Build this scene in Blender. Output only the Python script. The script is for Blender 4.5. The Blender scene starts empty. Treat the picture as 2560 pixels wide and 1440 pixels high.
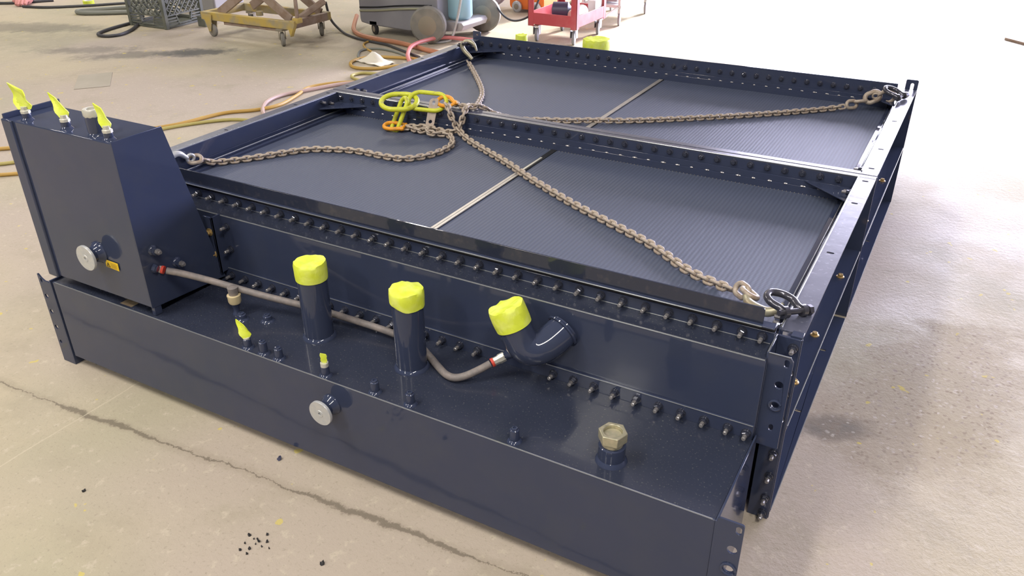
import bpy, bmesh, math, random
from mathutils import Vector as V, Matrix as M, noise as NZ
from mathutils.geometry import tessellate_polygon
random.seed(7)
sc = bpy.context.scene
col = sc.collection
R = math.radians

# ------------------------------------------------------------------ camera
yaw, pitch, roll = -.5123, .5019, -.0064
fwd = V((math.sin(yaw)*math.cos(pitch), math.cos(yaw)*math.cos(pitch), -math.sin(pitch)))
rgt = V((math.cos(yaw), -math.sin(yaw), 0)); up = rgt.cross(fwd)
r2 = math.cos(roll)*rgt+math.sin(roll)*up; u2 = -math.sin(roll)*rgt+math.cos(roll)*up
cd = bpy.data.cameras.new('camera'); cam = bpy.data.objects.new('camera', cd); col.objects.link(cam)
cam.matrix_world = M(((r2.x, u2.x, -fwd.x, 0), (r2.y, u2.y, -fwd.y, 0), (r2.z, u2.z, -fwd.z, 1.5), (0, 0, 0, 1)))
cd.sensor_width = 36; cd.lens = 2041.6/2560*36; cd.clip_end = 200
sc.camera = cam

# ------------------------------------------------------------------ world, lights, exposure
w = bpy.data.worlds.new('sky'); sc.world = w; w.use_nodes = True
bg = w.node_tree.nodes['Background']; bg.inputs[0].default_value = (.93, .96, 1, 1); bg.inputs[1].default_value = 1.5
def area(name, loc, rot, sx, sy, power, color=(1, 1, 1), spread=180):
    l = bpy.data.lights.new(name, 'AREA'); l.shape = 'RECTANGLE'; l.size = sx; l.size_y = sy
    l.energy = power; l.color = color; l.spread = R(spread)
    o = bpy.data.objects.new(name, l); col.objects.link(o); o.location = loc; o.rotation_euler = rot
    return o
# daylight falling in through the big roll-up door
area('door_daylight', (2.5, 12.3, 1.8), (R(-90), 0, 0), 10.8, 3.4, 3000, (.76, .74, 1))
# low hazy sun shining in through the same door on to the far floor
sl = bpy.data.lights.new('sun', 'SUN'); sl.energy = 13; sl.angle = R(9); sl.color = (1, .97, .95)
so = bpy.data.objects.new('sun', sl); col.objects.link(so); so.location = (4, 20, 10)
so.rotation_euler = V((.20, 1, .50)).to_track_quat('Z', 'Y').to_euler()
vs = sc.view_settings
vs.view_transform = 'Standard'; vs.look = 'None'; vs.gamma = 1; vs.use_curve_mapping = False
vs.exposure = 0.0
sc.cycles.use_denoising = True
sc.cycles.max_bounces = 4; sc.cycles.diffuse_bounces = 2; sc.cycles.glossy_bounces = 2; sc.cycles.transmission_bounces = 1
sc.cycles.use_adaptive_sampling = True; sc.cycles.adaptive_threshold = .08; sc.cycles.adaptive_min_samples = 16
sc.cycles.sample_clamp_indirect = 6

# ------------------------------------------------------------------ materials
def mat(name, base, rough=.5, metal=0, coat=0, var=None, bump=None, spec=.5, alpha=None, emit=None, trans=0):
    """var=(scale, second colour, low, high) ; bump=(scale, strength)"""
    m = bpy.data.materials.new(name); m.use_nodes = True
    nt = m.node_tree; p = nt.nodes['Principled BSDF']
    p.inputs['Base Color'].default_value = (*base, 1); p.inputs['Roughness'].default_value = rough
    p.inputs['Metallic'].default_value = metal; p.inputs['Coat Weight'].default_value = coat
    p.inputs['Coat Roughness'].default_value = .06; p.inputs['Specular IOR Level'].default_value = spec
    if trans: p.inputs['Transmission Weight'].default_value = trans
    if emit: p.inputs['Emission Color'].default_value = (*emit[0], 1); p.inputs['Emission Strength'].default_value = emit[1]
    tc = nt.nodes.new('ShaderNodeTexCoord')
    if var:
        n = nt.nodes.new('ShaderNodeTexNoise'); n.inputs['Scale'].default_value = var[0]; n.inputs['Detail'].default_value = 6
        nt.links.new(tc.outputs['Object'], n.inputs['Vector'])
        mr = nt.nodes.new('ShaderNodeMapRange'); mr.inputs[1].default_value = var[2]; mr.inputs[2].default_value = var[3]
        nt.links.new(n.outputs['Fac'], mr.inputs[0])
        mx = nt.nodes.new('ShaderNodeMix'); mx.data_type = 'RGBA'
        mx.inputs[6].default_value = (*base, 1); mx.inputs[7].default_value = (*var[1], 1)
        nt.links.new(mr.outputs[0], mx.inputs[0]); nt.links.new(mx.outputs[2], p.inputs['Base Color'])
    if bump:
        n = nt.nodes.new('ShaderNodeTexNoise'); n.inputs['Scale'].default_value = bump[0]; n.inputs['Detail'].default_value = 3
        nt.links.new(tc.outputs['Object'], n.inputs['Vector'])
        b = nt.nodes.new('ShaderNodeBump'); b.inputs['Strength'].default_value = bump[1]; b.inputs['Distance'].default_value = .01
        nt.links.new(n.outputs['Fac'], b.inputs['Height']); nt.links.new(b.outputs[0], p.inputs['Normal'])
    return m

PAINT = mat('navy_black_gloss_paint', (.040, .051, .096), .06, 0, .0, var=(9, (.046, .056, .094), .45, .75), bump=(6, .010), spec=.45)
DUSTY = mat('dusty_navy_black_paint', (.030, .036, .060), .22, 0, .2, var=(200, (.15, .16, .14), .62, .78), bump=(30, .03), spec=.5)
RAILM = mat('scuffed_dusty_rail_paint', (.080, .086, .125), .28, 0, .0, var=(70, (.24, .25, .30), .60, .80), bump=(25, .05), spec=.4)
EDGE = mat('painted_edge_highlight', (.38, .40, .42), .18, .6)  # pale colour stands in for specular highlights along the edges
LIPM = mat('wavy_gloss_paint', (.028, .034, .058), .07, 0, 0, var=(50, (.05, .052, .07), .55, .75), bump=(14, .10), spec=.5)
RUBB = mat('black_rubber', (.02, .02, .022), .6)
STEEL = mat('bare_bolt_steel', (.30, .29, .30), .28, .5, var=(200, (.4, .36, .3), .5, .8))
BOLTM = mat('painted_bolt', (.045, .05, .075), .14, .3, .6)
BRASS = mat('yellow_zinc_plating', (.55, .36, .12), .35, .7, var=(300, (.7, .55, .3), .4, .7))
ZINC = mat('dull_zinc', (.52, .54, .56), .38, .35, var=(60, (.62, .62, .6), .4, .7))
WHITEFIT = mat('pale_plated_fitting', (.62, .61, .54), .35, .3)
HEXM = mat('olive_plated_hex', (.42, .40, .28), .35, .5, var=(80, (.55, .5, .36), .4, .7))
CREAMF = mat('cream_plastic', (.66, .55, .33), .5)
TAPE = mat('yellow_green_masking_tape', (.71, .82, .055), .55, var=(30, (.78, .86, .20), .45, .75), bump=(45, .22))
HOSE = mat('grey_rubber_hose', (.20, .18, .175), .55, var=(60, (.28, .24, .22), .4, .7), bump=(200, .1))
REDB = mat('red_hose_band', (.75, .08, .05), .5)
CHAIN = mat('dull_galvanised_chain', (.44, .37, .30), .45, .15, var=(45, (.27, .19, .13), .5, .75), bump=(120, .2))
LINKY = mat('yellow_green_paint', (.62, .66, .04), .42, 0, .1, var=(40, (.36, .33, .10), .58, .75), bump=(60, .2))
ORNG = mat('orange_paint', (.80, .33, .02), .45, 0, .1, var=(40, (.45, .25, .10), .58, .75))
TAGM = mat('beige_metal_tag', (.60, .50, .42), .45, .2, var=(50, (.48, .40, .34), .45, .7))
LABEL = mat('yellow_label', (.85, .58, .02), .5)
INK = mat('black_print', (.05, .04, .02), .6)
RUSTP = mat('bare_brown_metal', (.20, .15, .10), .5, .2, var=(120, (.30, .24, .16), .4, .7))
SEAM = mat('grey_aluminium_strip', (.42, .39, .35), .35, .3, var=(20, (.34, .32, .30), .4, .7))
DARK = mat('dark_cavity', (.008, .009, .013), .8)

def core_mat():
    m = mat('radiator_core_fins', (.05, .06, .08), .55, .0)
    nt = m.node_tree; p = nt.nodes['Principled BSDF']
    tc = nt.nodes.new('ShaderNodeTexCoord')
    def wave(direction, scale, dist):
        wv = nt.nodes.new('ShaderNodeTexWave'); wv.wave_type = 'BANDS'; wv.bands_direction = direction
        wv.inputs['Scale'].default_value = scale; wv.inputs['Distortion'].default_value = dist
        wv.inputs['Detail'].default_value = 1; wv.inputs['Detail Scale'].default_value = 2
        nt.links.new(tc.outputs['Object'], wv.inputs['Vector']); return wv
    wx = wave('X', 24, .3); wy = wave('Y', 60, .6)
    ad = nt.nodes.new('ShaderNodeMath'); ad.operation = 'MULTIPLY_ADD'; ad.inputs[1].default_value = .25
    nt.links.new(wy.outputs['Fac'], ad.inputs[0]); nt.links.new(wx.outputs['Fac'], ad.inputs[2])
    b = nt.nodes.new('ShaderNodeBump'); b.inputs['Strength'].default_value = .22; b.inputs['Distance'].default_value = .0025
    nt.links.new(ad.outputs[0], b.inputs['Height']); nt.links.new(b.outputs[0], p.inputs['Normal'])
    cr = nt.nodes.new('ShaderNodeValToRGB'); cr.color_ramp.elements[0].color = (.062, .076, .122, 1); cr.color_ramp.elements[1].color = (.080, .098, .152, 1)
    nt.links.new(wx.outputs['Fac'], cr.inputs[0]); nt.links.new(cr.outputs[0], p.inputs['Base Color'])
    return m
CORE = core_mat()

def floor_mat():
    m = mat('worn_concrete', (.47, .41, .30), .62)
    nt = m.node_tree; p = nt.nodes['Principled BSDF']; N = nt.nodes.new; L = nt.links.new
    p.inputs['Specular IOR Level'].default_value = .35
    tc = N('ShaderNodeNewGeometry'); pos = tc.outputs['Position']
    def nz(scale, det=6, rough=.6, vec=None):
        n = N('ShaderNodeTexNoise'); n.noise_dimensions = '2D'; n.inputs['Scale'].default_value = scale; n.inputs['Detail'].default_value = det
        n.inputs['Roughness'].default_value = rough; L(vec or pos, n.inputs['Vector']); return n.outputs['Fac']
    def rng(x, a, b, c=0, d=1):
        r = N('ShaderNodeMapRange'); r.interpolation_type = 'SMOOTHSTEP'
        for i, v in zip((1, 2, 3, 4), (a, b, c, d)): r.inputs[i].default_value = v
        L(x, r.inputs[0]); return r.outputs[0]
    def mix(f, a, b):
        x = N('ShaderNodeMix'); x.data_type = 'RGBA'; L(f, x.inputs[0])
        for i, c in ((6, a), (7, b)):
            if isinstance(c, tuple): x.inputs[i].default_value = (*c, 1)
            else: L(c, x.inputs[i])
        return x.outputs[2]
    def mth(op, a, b=None):
        x = N('ShaderNodeMath'); x.operation = op
        for i, c in enumerate((a, b)):
            if c is None: continue
            if isinstance(c, (int, float)): x.inputs[i].default_value = c
            else: L(c, x.inputs[i])
        return x.outputs[0]
    c = mix(rng(nz(.9), .36, .66), (.49, .43, .315), (.42, .385, .28))
    c = mix(rng(nz(.35, 3), .45, .62), c, (.46, .395, .33))
    c = mix(mth('MULTIPLY', rng(nz(3.2, 5, .7), .50, .80), .6), c, (.37, .325, .245))
    c = mix(mth('MULTIPLY', rng(nz(26, 3, .7), .58, .78), .7), c, (.56, .50, .40))
    c = mix(mth('MULTIPLY', rng(nz(90, 2, .7), .58, .80), .6), c, (.33, .285, .22))
    sep = N('ShaderNodeSeparateXYZ'); L(pos, sep.inputs[0]); X, Y = sep.outputs[0], sep.outputs[1]
    wob = nz(1.7, 5, .7); fine = nz(9, 4, .7)
    def ellipse(cx, cy, rx, ry, rot, soft=.45, wa=.7):
        mp = N('ShaderNodeMapping'); mp.vector_type = 'TEXTURE'
        mp.inputs['Location'].default_value = (cx, cy, 0); mp.inputs['Rotation'].default_value = (0, 0, R(rot)); mp.inputs['Scale'].default_value = (rx, ry, 1)
        L(pos, mp.inputs[0]); ln = N('ShaderNodeVectorMath'); ln.operation = 'LENGTH'; L(mp.outputs[0], ln.inputs[0])
        d = mth('ADD', mth('ADD', ln.outputs['Value'], mth('MULTIPLY', mth('SUBTRACT', wob, .5), wa*2)), mth('MULTIPLY', mth('SUBTRACT', fine, .5), 1.3))
        return rng(d, 1-soft, 1+soft, 1, 0)
    # oil stains
    for (cx, cy, rx, ry, ro, k) in ((-5.55, 4.62, .34, .12, 40, .9), (-5.88, 4.36, .45, .13, 42, .6), (-6.35, 4.30, .36, .14, 30, .5), (-7.75, 4.62, .7, .2, 20, .5), (-6.3, 4.75, 1.3, .35, 30, .22), (-4.9, 5.0, .5, .2, 35, .18), (-.10, 2.10, .10, .05, 30, .75)):
        c = mix(mth('MULTIPLY', ellipse(cx, cy, rx, ry, ro), k), c, (.10, .10, .095))
    # exposed aggregate patch by the right-hand side
    ag = ellipse(.10, 2.42, .26, .42, -12, .35, .9)
    dn = N('ShaderNodeTexNoise'); dn.noise_dimensions = '2D'; dn.inputs['Detail'].default_value = 1; dn.inputs['Scale'].default_value = 40; L(pos, dn.inputs['Vector'])
    dv = N('ShaderNodeVectorMath'); dv.operation = 'MULTIPLY_ADD'; dv.inputs[1].default_value = (.018, .018, 0); L(dn.outputs['Color'], dv.inputs[0]); L(pos, dv.inputs[2])
    vo = N('ShaderNodeTexVoronoi'); vo.voronoi_dimensions = '2D'; vo.inputs['Scale'].default_value = 62; L(dv.outputs[0], vo.inputs['Vector'])
    peb = mth('MULTIPLY', rng(vo.outputs['Distance'], .18, .42, 1, 0), ag)
    c = mix(mth('MULTIPLY', ag, .45), c, (.36, .30, .24))
    rc = N('ShaderNodeSeparateColor'); L(vo.outputs['Color'], rc.inputs[0])
    c = mix(mth('MULTIPLY', mth('MULTIPLY', peb, rng(rc.outputs[0], .70, .95)), .8), c, (.52, .47, .42))
    c = mix(mth('MULTIPLY', mth('MULTIPLY', peb, rng(rc.outputs[1], .55, .9)), .6), c, (.25, .20, .155))
    # crack across the front
    line = mth('SUBTRACT', Y, mth('ADD', mth('MULTIPLY', X, .066), 1.225))
    jig = mth('MULTIPLY', mth('SUBTRACT', nz(4, 7, .78), .5), .075)
    d = mth('ABSOLUTE', mth('ADD', line, jig))
    wid = rng(nz(2.5, 3), .36, .66, .0015, .0095)
    crk = rng(mth('DIVIDE', d, wid), .5, 1.4, 1, 0)
    gro = rng(d, .004, .03, 1, 0)
    c = mix(mth('MULTIPLY', gro, .35), c, (.30, .255, .19))
    c = mix(mth('MULTIPLY', crk, .65), c, (.12, .10, .075))
    # thin pale saw line running away from it
    pl = mth('ABSOLUTE', mth('ADD', mth('ADD', X, 2.075), mth('MULTIPLY', mth('SUBTRACT', nz(7), .5), .02)))
    plm = mth('MULTIPLY', rng(pl, .001, .004, 1, 0), mth('MULTIPLY', rng(Y, .7, .8), rng(Y, 1.3, 1.45, 1, 0)))
    c = mix(mth('MULTIPLY', plm, .5), c, (.60, .54, .42))
    # yellow paint flecks
    fl = nz(14, 2, .5)
    c = mix(mth('MULTIPLY', rng(fl, .755, .775), .7), c, (.62, .52, .12))
    L(c, p.inputs['Base Color'])
    h = mth('MULTIPLY', nz(42, 3, .75), .35)
    b = N('ShaderNodeBump'); b.inputs['Strength'].default_value = .35; b.inputs['Distance'].default_value = .012
    L(h, b.inputs['Height']); L(b.outputs[0], p.inputs['Normal'])
    L(mth('ADD', rng(nz(1.3), .3, .7, .52, .74), mth('MULTIPLY', ag, .2)), p.inputs['Roughness'])
    p.inputs['Specular IOR Level'].default_value = .25
    return m
FLOOR = floor_mat()

# ------------------------------------------------------------------ mesh helpers
def frame(d):
    d = V(d).normalized(); a = V((0, 0, 1)) if abs(d.z) < .9 else V((1, 0, 0))
    u = d.cross(a).normalized(); return u, d.cross(u).normalized()
class MB:
    def __init__(s): s.v = []; s.f = []
    def add(s, vs_, fs): o = len(s.v); s.v += [tuple(x) for x in vs_]; s.f += [tuple(i+o for i in f) for f in fs]; return s
    def box(s, x0, x1, y0, y1, z0, z1):
        return s.add([(x0, y0, z0), (x1, y0, z0), (x1, y1, z0), (x0, y1, z0), (x0, y0, z1), (x1, y0, z1), (x1, y1, z1), (x0, y1, z1)],
                     [(0, 3, 2, 1), (4, 5, 6, 7), (0, 1, 5, 4), (1, 2, 6, 5), (2, 3, 7, 6), (3, 0, 4, 7)])
    def bar(s, p, q, wd, th, upv=(0, 0, 1)):
        p, q = V(p), V(q); d = (q-p).normalized(); a = d.cross(V(upv)).normalized()*wd/2; b = a.cross(d).normalized()*th/2
        vv = [p-a-b, p+a-b, q+a-b, q-a-b, p-a+b, p+a+b, q+a+b, q-a+b]
        return s.add(vv, [(0, 3, 2, 1), (4, 5, 6, 7), (0, 1, 5, 4), (1, 2, 6, 5), (2, 3, 7, 6), (3, 0, 4, 7)])
    def lathe(s, p0, d, prof, n=16, jit=0, close0=True, close1=True):
        p0 = V(p0); d = V(d).normalized(); u, v = frame(d); rings = []
        vv = []; ff = []
        for (t, r) in prof:
            for k in range(n):
                a = 2*math.pi*k/n; j = 1+jit*random.uniform(-1, 1)
                vv.append(p0+d*(t+jit*.02*random.uniform(-1, 1))+(u*math.cos(a)+v*math.sin(a))*r*j)
        for i in range(len(prof)-1):
            for k in range(n): ff.append((i*n+k, i*n+(k+1) % n, (i+1)*n+(k+1) % n, (i+1)*n+k))
        if close0: ff.append(tuple(range(n-1, -1, -1)))
        if close1: ff.append(tuple((len(prof)-1)*n+k for k in range(n)))
        return s.add(vv, ff)
    def cyl(s, p, q, r, r1=None, n=16):
        p, q = V(p), V(q); return s.lathe(p, q-p, [(0, r), ((q-p).length, r if r1 is None else r1)], n)
    def tube(s, pts, r, n=8, closed=False, ru=None):
        pts = [V(p) for p in pts]; k = len(pts); vv = []; ff = []
        pu = None
        for i, p in enumerate(pts):
            a = pts[i-1] if (i or closed) else p; b = pts[(i+1) % k] if (i < k-1 or closed) else p
            d = (b-a).normalized()
            if pu is None: u = frame(d)[0]
            else: u = (pu-d*pu.dot(d)).normalized()
            pu = u; v = d.cross(u); rr = r[i] if isinstance(r, (list, tuple)) else r
            for j in range(n):
                t = 2*math.pi*j/n; vv.append(p+(u*math.cos(t)+v*math.sin(t))*rr)
        for i in range(k if closed else k-1):
            i2 = (i+1) % k
            for j in range(n): ff.append((i*n+j, i*n+(j+1) % n, i2*n+(j+1) % n, i2*n+j))
        if not closed: ff += [tuple(range(n-1, -1, -1)), tuple((k-1)*n+j for j in range(n))]
        return s.add(vv, ff)
    def plate(s, outer, holes, O, U, W, th):
        """flat outline (with holes) in the U,W plane from O, thickened along U x W"""
        O, U, W = V(O), V(U), V(W); Nn = U.cross(W).normalized()*th
        loops = [outer]+list(holes); tri = tessellate_polygon([[V((a, b, 0)) for a, b in lp] for lp in loops])
        flat = [p for lp in loops for p in lp]; n = len(flat)
        vv = [O+U*a+W*b for a, b in flat]; vv += [p+Nn for p in vv]
        ff = [tuple(t) for t in tri]+[tuple(i+n for i in reversed(t)) for t in tri]; o = 0
        for lp in loops:
            m_ = len(lp)
            for i in range(m_): ff.append((o+i, o+(i+1) % m_, n+o+(i+1) % m_, n+o+i))
            o += m_
        return s.add(vv, ff)
    def mesh(s, name, m, smooth=38):
        me = bpy.data.meshes.new(name); me.from_pydata(s.v, [], s.f)
        bm = bmesh.new(); bm.from_mesh(me); bmesh.ops.recalc_face_normals(bm, faces=bm.faces); bm.to_mesh(me); bm.free()
        me.materials.append(m)
        if smooth:
            for p in me.polygons: p.use_smooth = True
            me.set_sharp_from_angle(angle=R(smooth))
        return me
    def build(s, name, m, parent=None, bevel=0, smooth=38):
        off = None
        if parent is None:
            xs = [p[0] for p in s.v]; ys = [p[1] for p in s.v]; zs = [p[2] for p in s.v]
            off = V(((min(xs)+max(xs))/2, (min(ys)+max(ys))/2, min(zs))); s.v = [tuple(V(p)-off) for p in s.v]
        o = bpy.data.objects.new(name, s.mesh(name, m, smooth)); col.objects.link(o)
        if off is not None: o.location = off
        else: attach(o, parent)
        if bevel:
            b = o.modifiers.new('bevel', 'BEVEL'); b.width = bevel; b.segments = 2; b.limit_method = 'ANGLE'; b.angle_limit = R(50)
            b.harden_normals = False
        return o
def attach(o, parent):
    o.parent = parent
    if parent.get('anchor'): o.matrix_parent_inverse = M.Translation(-V(parent.location))
def tag(o, label=None, cat=None, group=None, kind=None):
    if label: o['label'] = label
    if cat: o['category'] = cat
    if group: o['group'] = group
    if kind: o['kind'] = kind
    return o
def thing(name, loc, label, cat, group=None):
    o = bpy.data.objects.new(name, None); col.objects.link(o); o.location = loc; o.empty_display_size = .1; o['anchor'] = 1
    return tag(o, label, cat, group)
def inst(name, me, mw, parent):
    o = bpy.data.objects.new(name, me); col.objects.link(o); attach(o, parent)
    o.matrix_basis = mw; return o
def circ(cx, cy, r, n=14, ry=None):
    return [(cx+r*math.cos(2*math.pi*k/n), cy+(ry or r)*math.sin(2*math.pi*k/n)) for k in range(n)]
def slot(cx, cy, lx, ly, n=12):
    r = min(lx, ly)/2; out = []
    for k in range(n):
        a = 2*math.pi*(k+.5)/n; dx = max(lx/2-r, 0)*(1 if math.cos(a) > 0 else -1); dy = max(ly/2-r, 0)*(1 if math.sin(a) > 0 else -1)
        out.append((cx+dx+r*math.cos(a), cy+dy+r*math.sin(a)))
    return out
def rect(x0, x1, y0, y1, r=0, n=4):
    if not r: return [(x0, y0), (x1, y0), (x1, y1), (x0, y1)]
    out = []
    for cx, cy, a0 in ((x1-r, y0+r, -90), (x1-r, y1-r, 0), (x0+r, y1-r, 90), (x0+r, y0+r, 180)):
        for k in range(n+1): a = R(a0+90*k/n); out.append((cx+r*math.cos(a), cy+r*math.sin(a)))
    return out
def crom(pts, per=8, closed=False):
    pts = [V(p) for p in pts]; n = len(pts); out = []
    for i in range(n if closed else n-1):
        if closed: p0, p1, p2, p3 = pts[i-1], pts[i], pts[(i+1) % n], pts[(i+2) % n]
        else: p0, p1, p2, p3 = pts[max(i-1, 0)], pts[i], pts[i+1], pts[min(i+2, n-1)]
        for k in range(per):
            t = k/per; out.append(.5*((2*p1)+(p2-p0)*t+(2*p0-5*p1+4*p2-p3)*t*t+(3*p1-p0-3*p2+p3)*t**3))
    if not closed: out.append(pts[-1])
    return out
def arc_tube_pts(c, u, v, r, a0, a1, n=10):
    c, u, v = V(c), V(u), V(v); return [c+u*r*math.cos(R(a0+(a1-a0)*k/n))+v*r*math.sin(R(a0+(a1-a0)*k/n)) for k in range(n+1)]

# ------------------------------------------------------------------ the hall (structure)
def struct(mb, name, m):
    o = mb.build(name, m); o['kind'] = 'structure'; return o
struct(MB().box(-14, 9, -8, 24, -.25, 0), 'floor', FLOOR)
WALLM = mat('dark_block_wall', (.16, .16, .17), .8, var=(2, (.12, .12, .12), .4, .7))
CREAMW = mat('cream_block_wall', (.78, .74, .66), .8, var=(2, (.66, .63, .56), .4, .7))
CEILM = mat('dark_roof_deck', (.16, .16, .17), .8)
struct(MB().box(-14.2, -14, -8, 12.4, 0, 6.2), 'wall_left', WALLM)
struct(MB().box(9, 9.2, -8, 12.4, 0, 6.2), 'wall_right', WALLM)
struct(MB().box(-14, 9, -8.2, -8, 0, 6.2), 'wall_front', WALLM)
wb = MB(); wb.box(-14, -3.0, 12.4, 12.6, 0, 6.2); wb.box(8, 9, 12.4, 12.6, 0, 6.2); wb.box(-3.0, 8, 12.4, 12.6, 3.6, 6.2)
struct(wb, 'wall_back', CREAMW)
struct(MB().box(-14.2, 9.2, -8.2, 12.6, 6.2, 6.4), 'ceiling', CEILM)
LAMPM = mat('lamp_housing', (.8, .8, .8), .5)
def unseen_ceiling_lamp(x, y, label):  # unseen lamps; front rows added as fill, one added to brighten the far wall
    t = thing('unseen_ceiling_lamp', (x, y, 5.75), label, 'lamp', 'ceiling strip lamps')
    MB().box(x-.3, x+.3, y-1.3, y+1.3, 5.80, 5.9).build('housing', LAMPM, t)
    for sx in (-.2, .2): MB().cyl((x+sx, y-1, 5.9), (x+sx, y-1, 6.2), .01, n=8).build('hanger', LAMPM, t)
    l = area('lamp_light', (x, y, 5.78), (0, 0, 0), .55, 2.5, 205, (1, .94, .85)); attach(l, t)
    l.matrix_basis = M.Translation((x, y, 5.78)); return t
for x, y, n in ((-9.5, 3.5, 'over the left of the hall'), (-3.2, -.8, 'in front of the radiator, added as fill'), (1.8, -.8, 'to the right of the photographer, added as fill'),
                (-3.2, -5, 'behind the photographer, left, added as fill'), (1.8, -5, 'behind the photographer, right, added as fill'), (-8, -2, 'over the front left of the hall, added as fill'), (-11, 8.5, 'in the far left corner'), (-7.6, 10.9, 'close to the far wall left of the door, added to brighten it')):
    unseen_ceiling_lamp(x, y, 'long unseen ceiling strip lamp hanging '+n)

# ------------------------------------------------------------------ radiator
RAD = thing('radiator', (-1.33, 2.6, 0), 'large glossy black industrial radiator lying flat on the concrete floor', 'radiator')
XL, XR = -2.42, -.24          # inner faces of the side channels
def part(mb, name, m, bevel=.0025, label=None, parent=RAD, smooth=38):
    o = mb.build(name, m, parent, bevel, smooth)
    if label: o['label'] = label
    return o
# --- cores
for (y0, y1) in ((1.63, 2.735), (2.805, 3.94)):
    for (x0, x1) in ((XL+.03, -1.353), (-1.331, XR-.03)):
        part(MB().box(x0, x1, y0, y1, .40, .442), 'core_panel', CORE, 0, 'dark slate finned core panel')
    part(MB().box(-1.353, -1.331, y0, y1, .40, .4445), 'core_seam', DARK, 0)
SSTR = MB(); SSTR.box(-1.353, -1.3435, 1.63, 2.47, .4445, .4475); SSTR.box(-1.3415, -1.332, 1.63, 2.46, .4445, .4475)
part(SSTR, 'seam_strip', SEAM, 0, 'pale grey metal strip between the cores')
part(MB().box(-1.346, -1.338, 2.47, 2.62, .4445, .4485), 'seam_strip', WHITEFIT, 0, 'bright end of the metal strip')
part(MB().box(-1.352, -1.333, 2.90, 3.92, .4445, .4475), 'seam_strip', SEAM, 0, 'pale grey metal strip between the far cores')
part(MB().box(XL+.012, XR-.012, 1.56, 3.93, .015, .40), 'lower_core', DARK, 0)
# --- side channels
def side(s):
    xi = XR if s > 0 else XL
    def X(a): return xi+s*a
    def b(mb, a0, a1, y0, y1, z0, z1): x0, x1 = sorted((X(a0), X(a1))); mb.box(x0, x1, y0, y1, z0, z1)
    slots = [2.117, 2.502, 2.709, 2.841, 3.061, 3.434]
    for (y0, y1) in ((1.662, 2.745), (2.795, 3.955)):
        hl = [slot(.024, y-y0, .020, .011) for y in slots if y0 < y < y1]
        up_ = MB()
        o = (X(0), y0, .526) if s > 0 else (X(0), y0, .53)
        up_.plate(rect(0, .052, 0, y1-y0), hl, o, (s, 0, 0), (0, 1, 0), .004)
        part(up_, 'top_flange', RAILM, 0)
        web = MB(); b(web, 0, .005, y0, y1, .27, .526); part(web, 'channel_web', PAINT, 0)
        md = MB(); b(md, 0, .052, y0, y1, .262, .270); b(md, 0, .050, y0, y1, .2535, .2605); part(md, 'middle_flange', PAINT, .001)
        lw = MB(); b(lw, 0, .005, y0, y1, .005, .254); part(lw, 'channel_web', PAINT, 0)
        hb = [slot(.022, y-y0, .020, .011) for y in (2.12, 2.497, 3.456) if y0 < y < y1]
        bt = MB(); bt.plate(rect(0, .052, 0, y1-y0), hb, (X(0), y0, .001), (s, 0, 0), (0, 1, 0), .004*s)
        part(bt, 'bottom_flange', PAINT, .001)
        # inner side bar standing against the core
        sb = MB(); b(sb, -.046, -.001, y0, y1, .400, .452); b(sb, -.030, -.022, y0, y1, .452, .460); b(sb, -.010, -.001, y0, y1, .452, .470)
        part(sb, 'side_bar', PAINT, .0015)
        ed = MB(); b(ed, -.0045, 0, y0, y1, .40, .5305); part(ed, 'inner_web', PAINT, .002)
    for y in (1.640, 2.766, 3.960):
        pl = MB(); b(pl, .001, .053, y, y+.005, 0, .528); part(pl, 'end_plate', PAINT, .001)
side(1); side(-1)
# far tab with slotted eye, and its twin
for x0, m_ in ((-.238, PAINT), (XL-.052, PAINT)):
    t_ = MB(); t_.plate(rect(0, .05, 0, .07, .006), [slot(.027, .040, .014, .030, 16)], (x0, 3.975, .50), (1, 0, 0), (0, 0, 1), .006)
    part(t_, 'lifting_tab', m_, .001)
# --- bolts (shared meshes)
def bolt_mesh():
    mb = MB(); mb.lathe((0, 0, 0), (0, 0, 1), [(0, .0118), (.002, .0118)], 14)
    mb.lathe((0, 0, .002), (0, 0, 1), [(0, .0098), (.0015, .0102), (.0035, .0095)], 14)
    mb.lathe((0, 0, .0055), (0, 0, 1), [(0, .0090), (.007, .0090), (.0085, .0075)], 6)
    nf = len(mb.f); mb.lathe((0, 0, .014), (0, 0, 1), [(0, .0050), (.012, .0050), (.0135, .004)], 8)
    me = mb.mesh('stud_bolt', BOLTM, 30); me.materials.append(STEEL)
    for p in me.polygons:
        if p.center.z > .0145: p.material_index = 1
    return me
def head_mesh(m):
    mb = MB(); mb.lathe((0, 0, 0), (0, 0, 1), [(0, .0125), (.002, .0125), (.003, .0105)], 14)
    mb.lathe((0, 0, .003), (0, 0, 1), [(0, .0082), (.0065, .0082), (.008, .0066)], 6)
    return mb.mesh('bolt_head', m, 30)
STUD = bolt_mesh(); HEAD = head_mesh(BOLTM); YHEAD = head_mesh(BRASS)
def face(p, d, spin=0): return M.Translation(p) @ V(d).to_track_quat('Z', 'Y').to_matrix().to_4x4() @ M.Rotation(spin, 4, 'Z')
def bolts(xs, y, z, me, d=(0, -1, 0), nm='bolt'):
    for x in xs: inst(nm, me, face((x, y, z), d, random.uniform(0, 6)), RAD)
PIT = .0573
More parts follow.
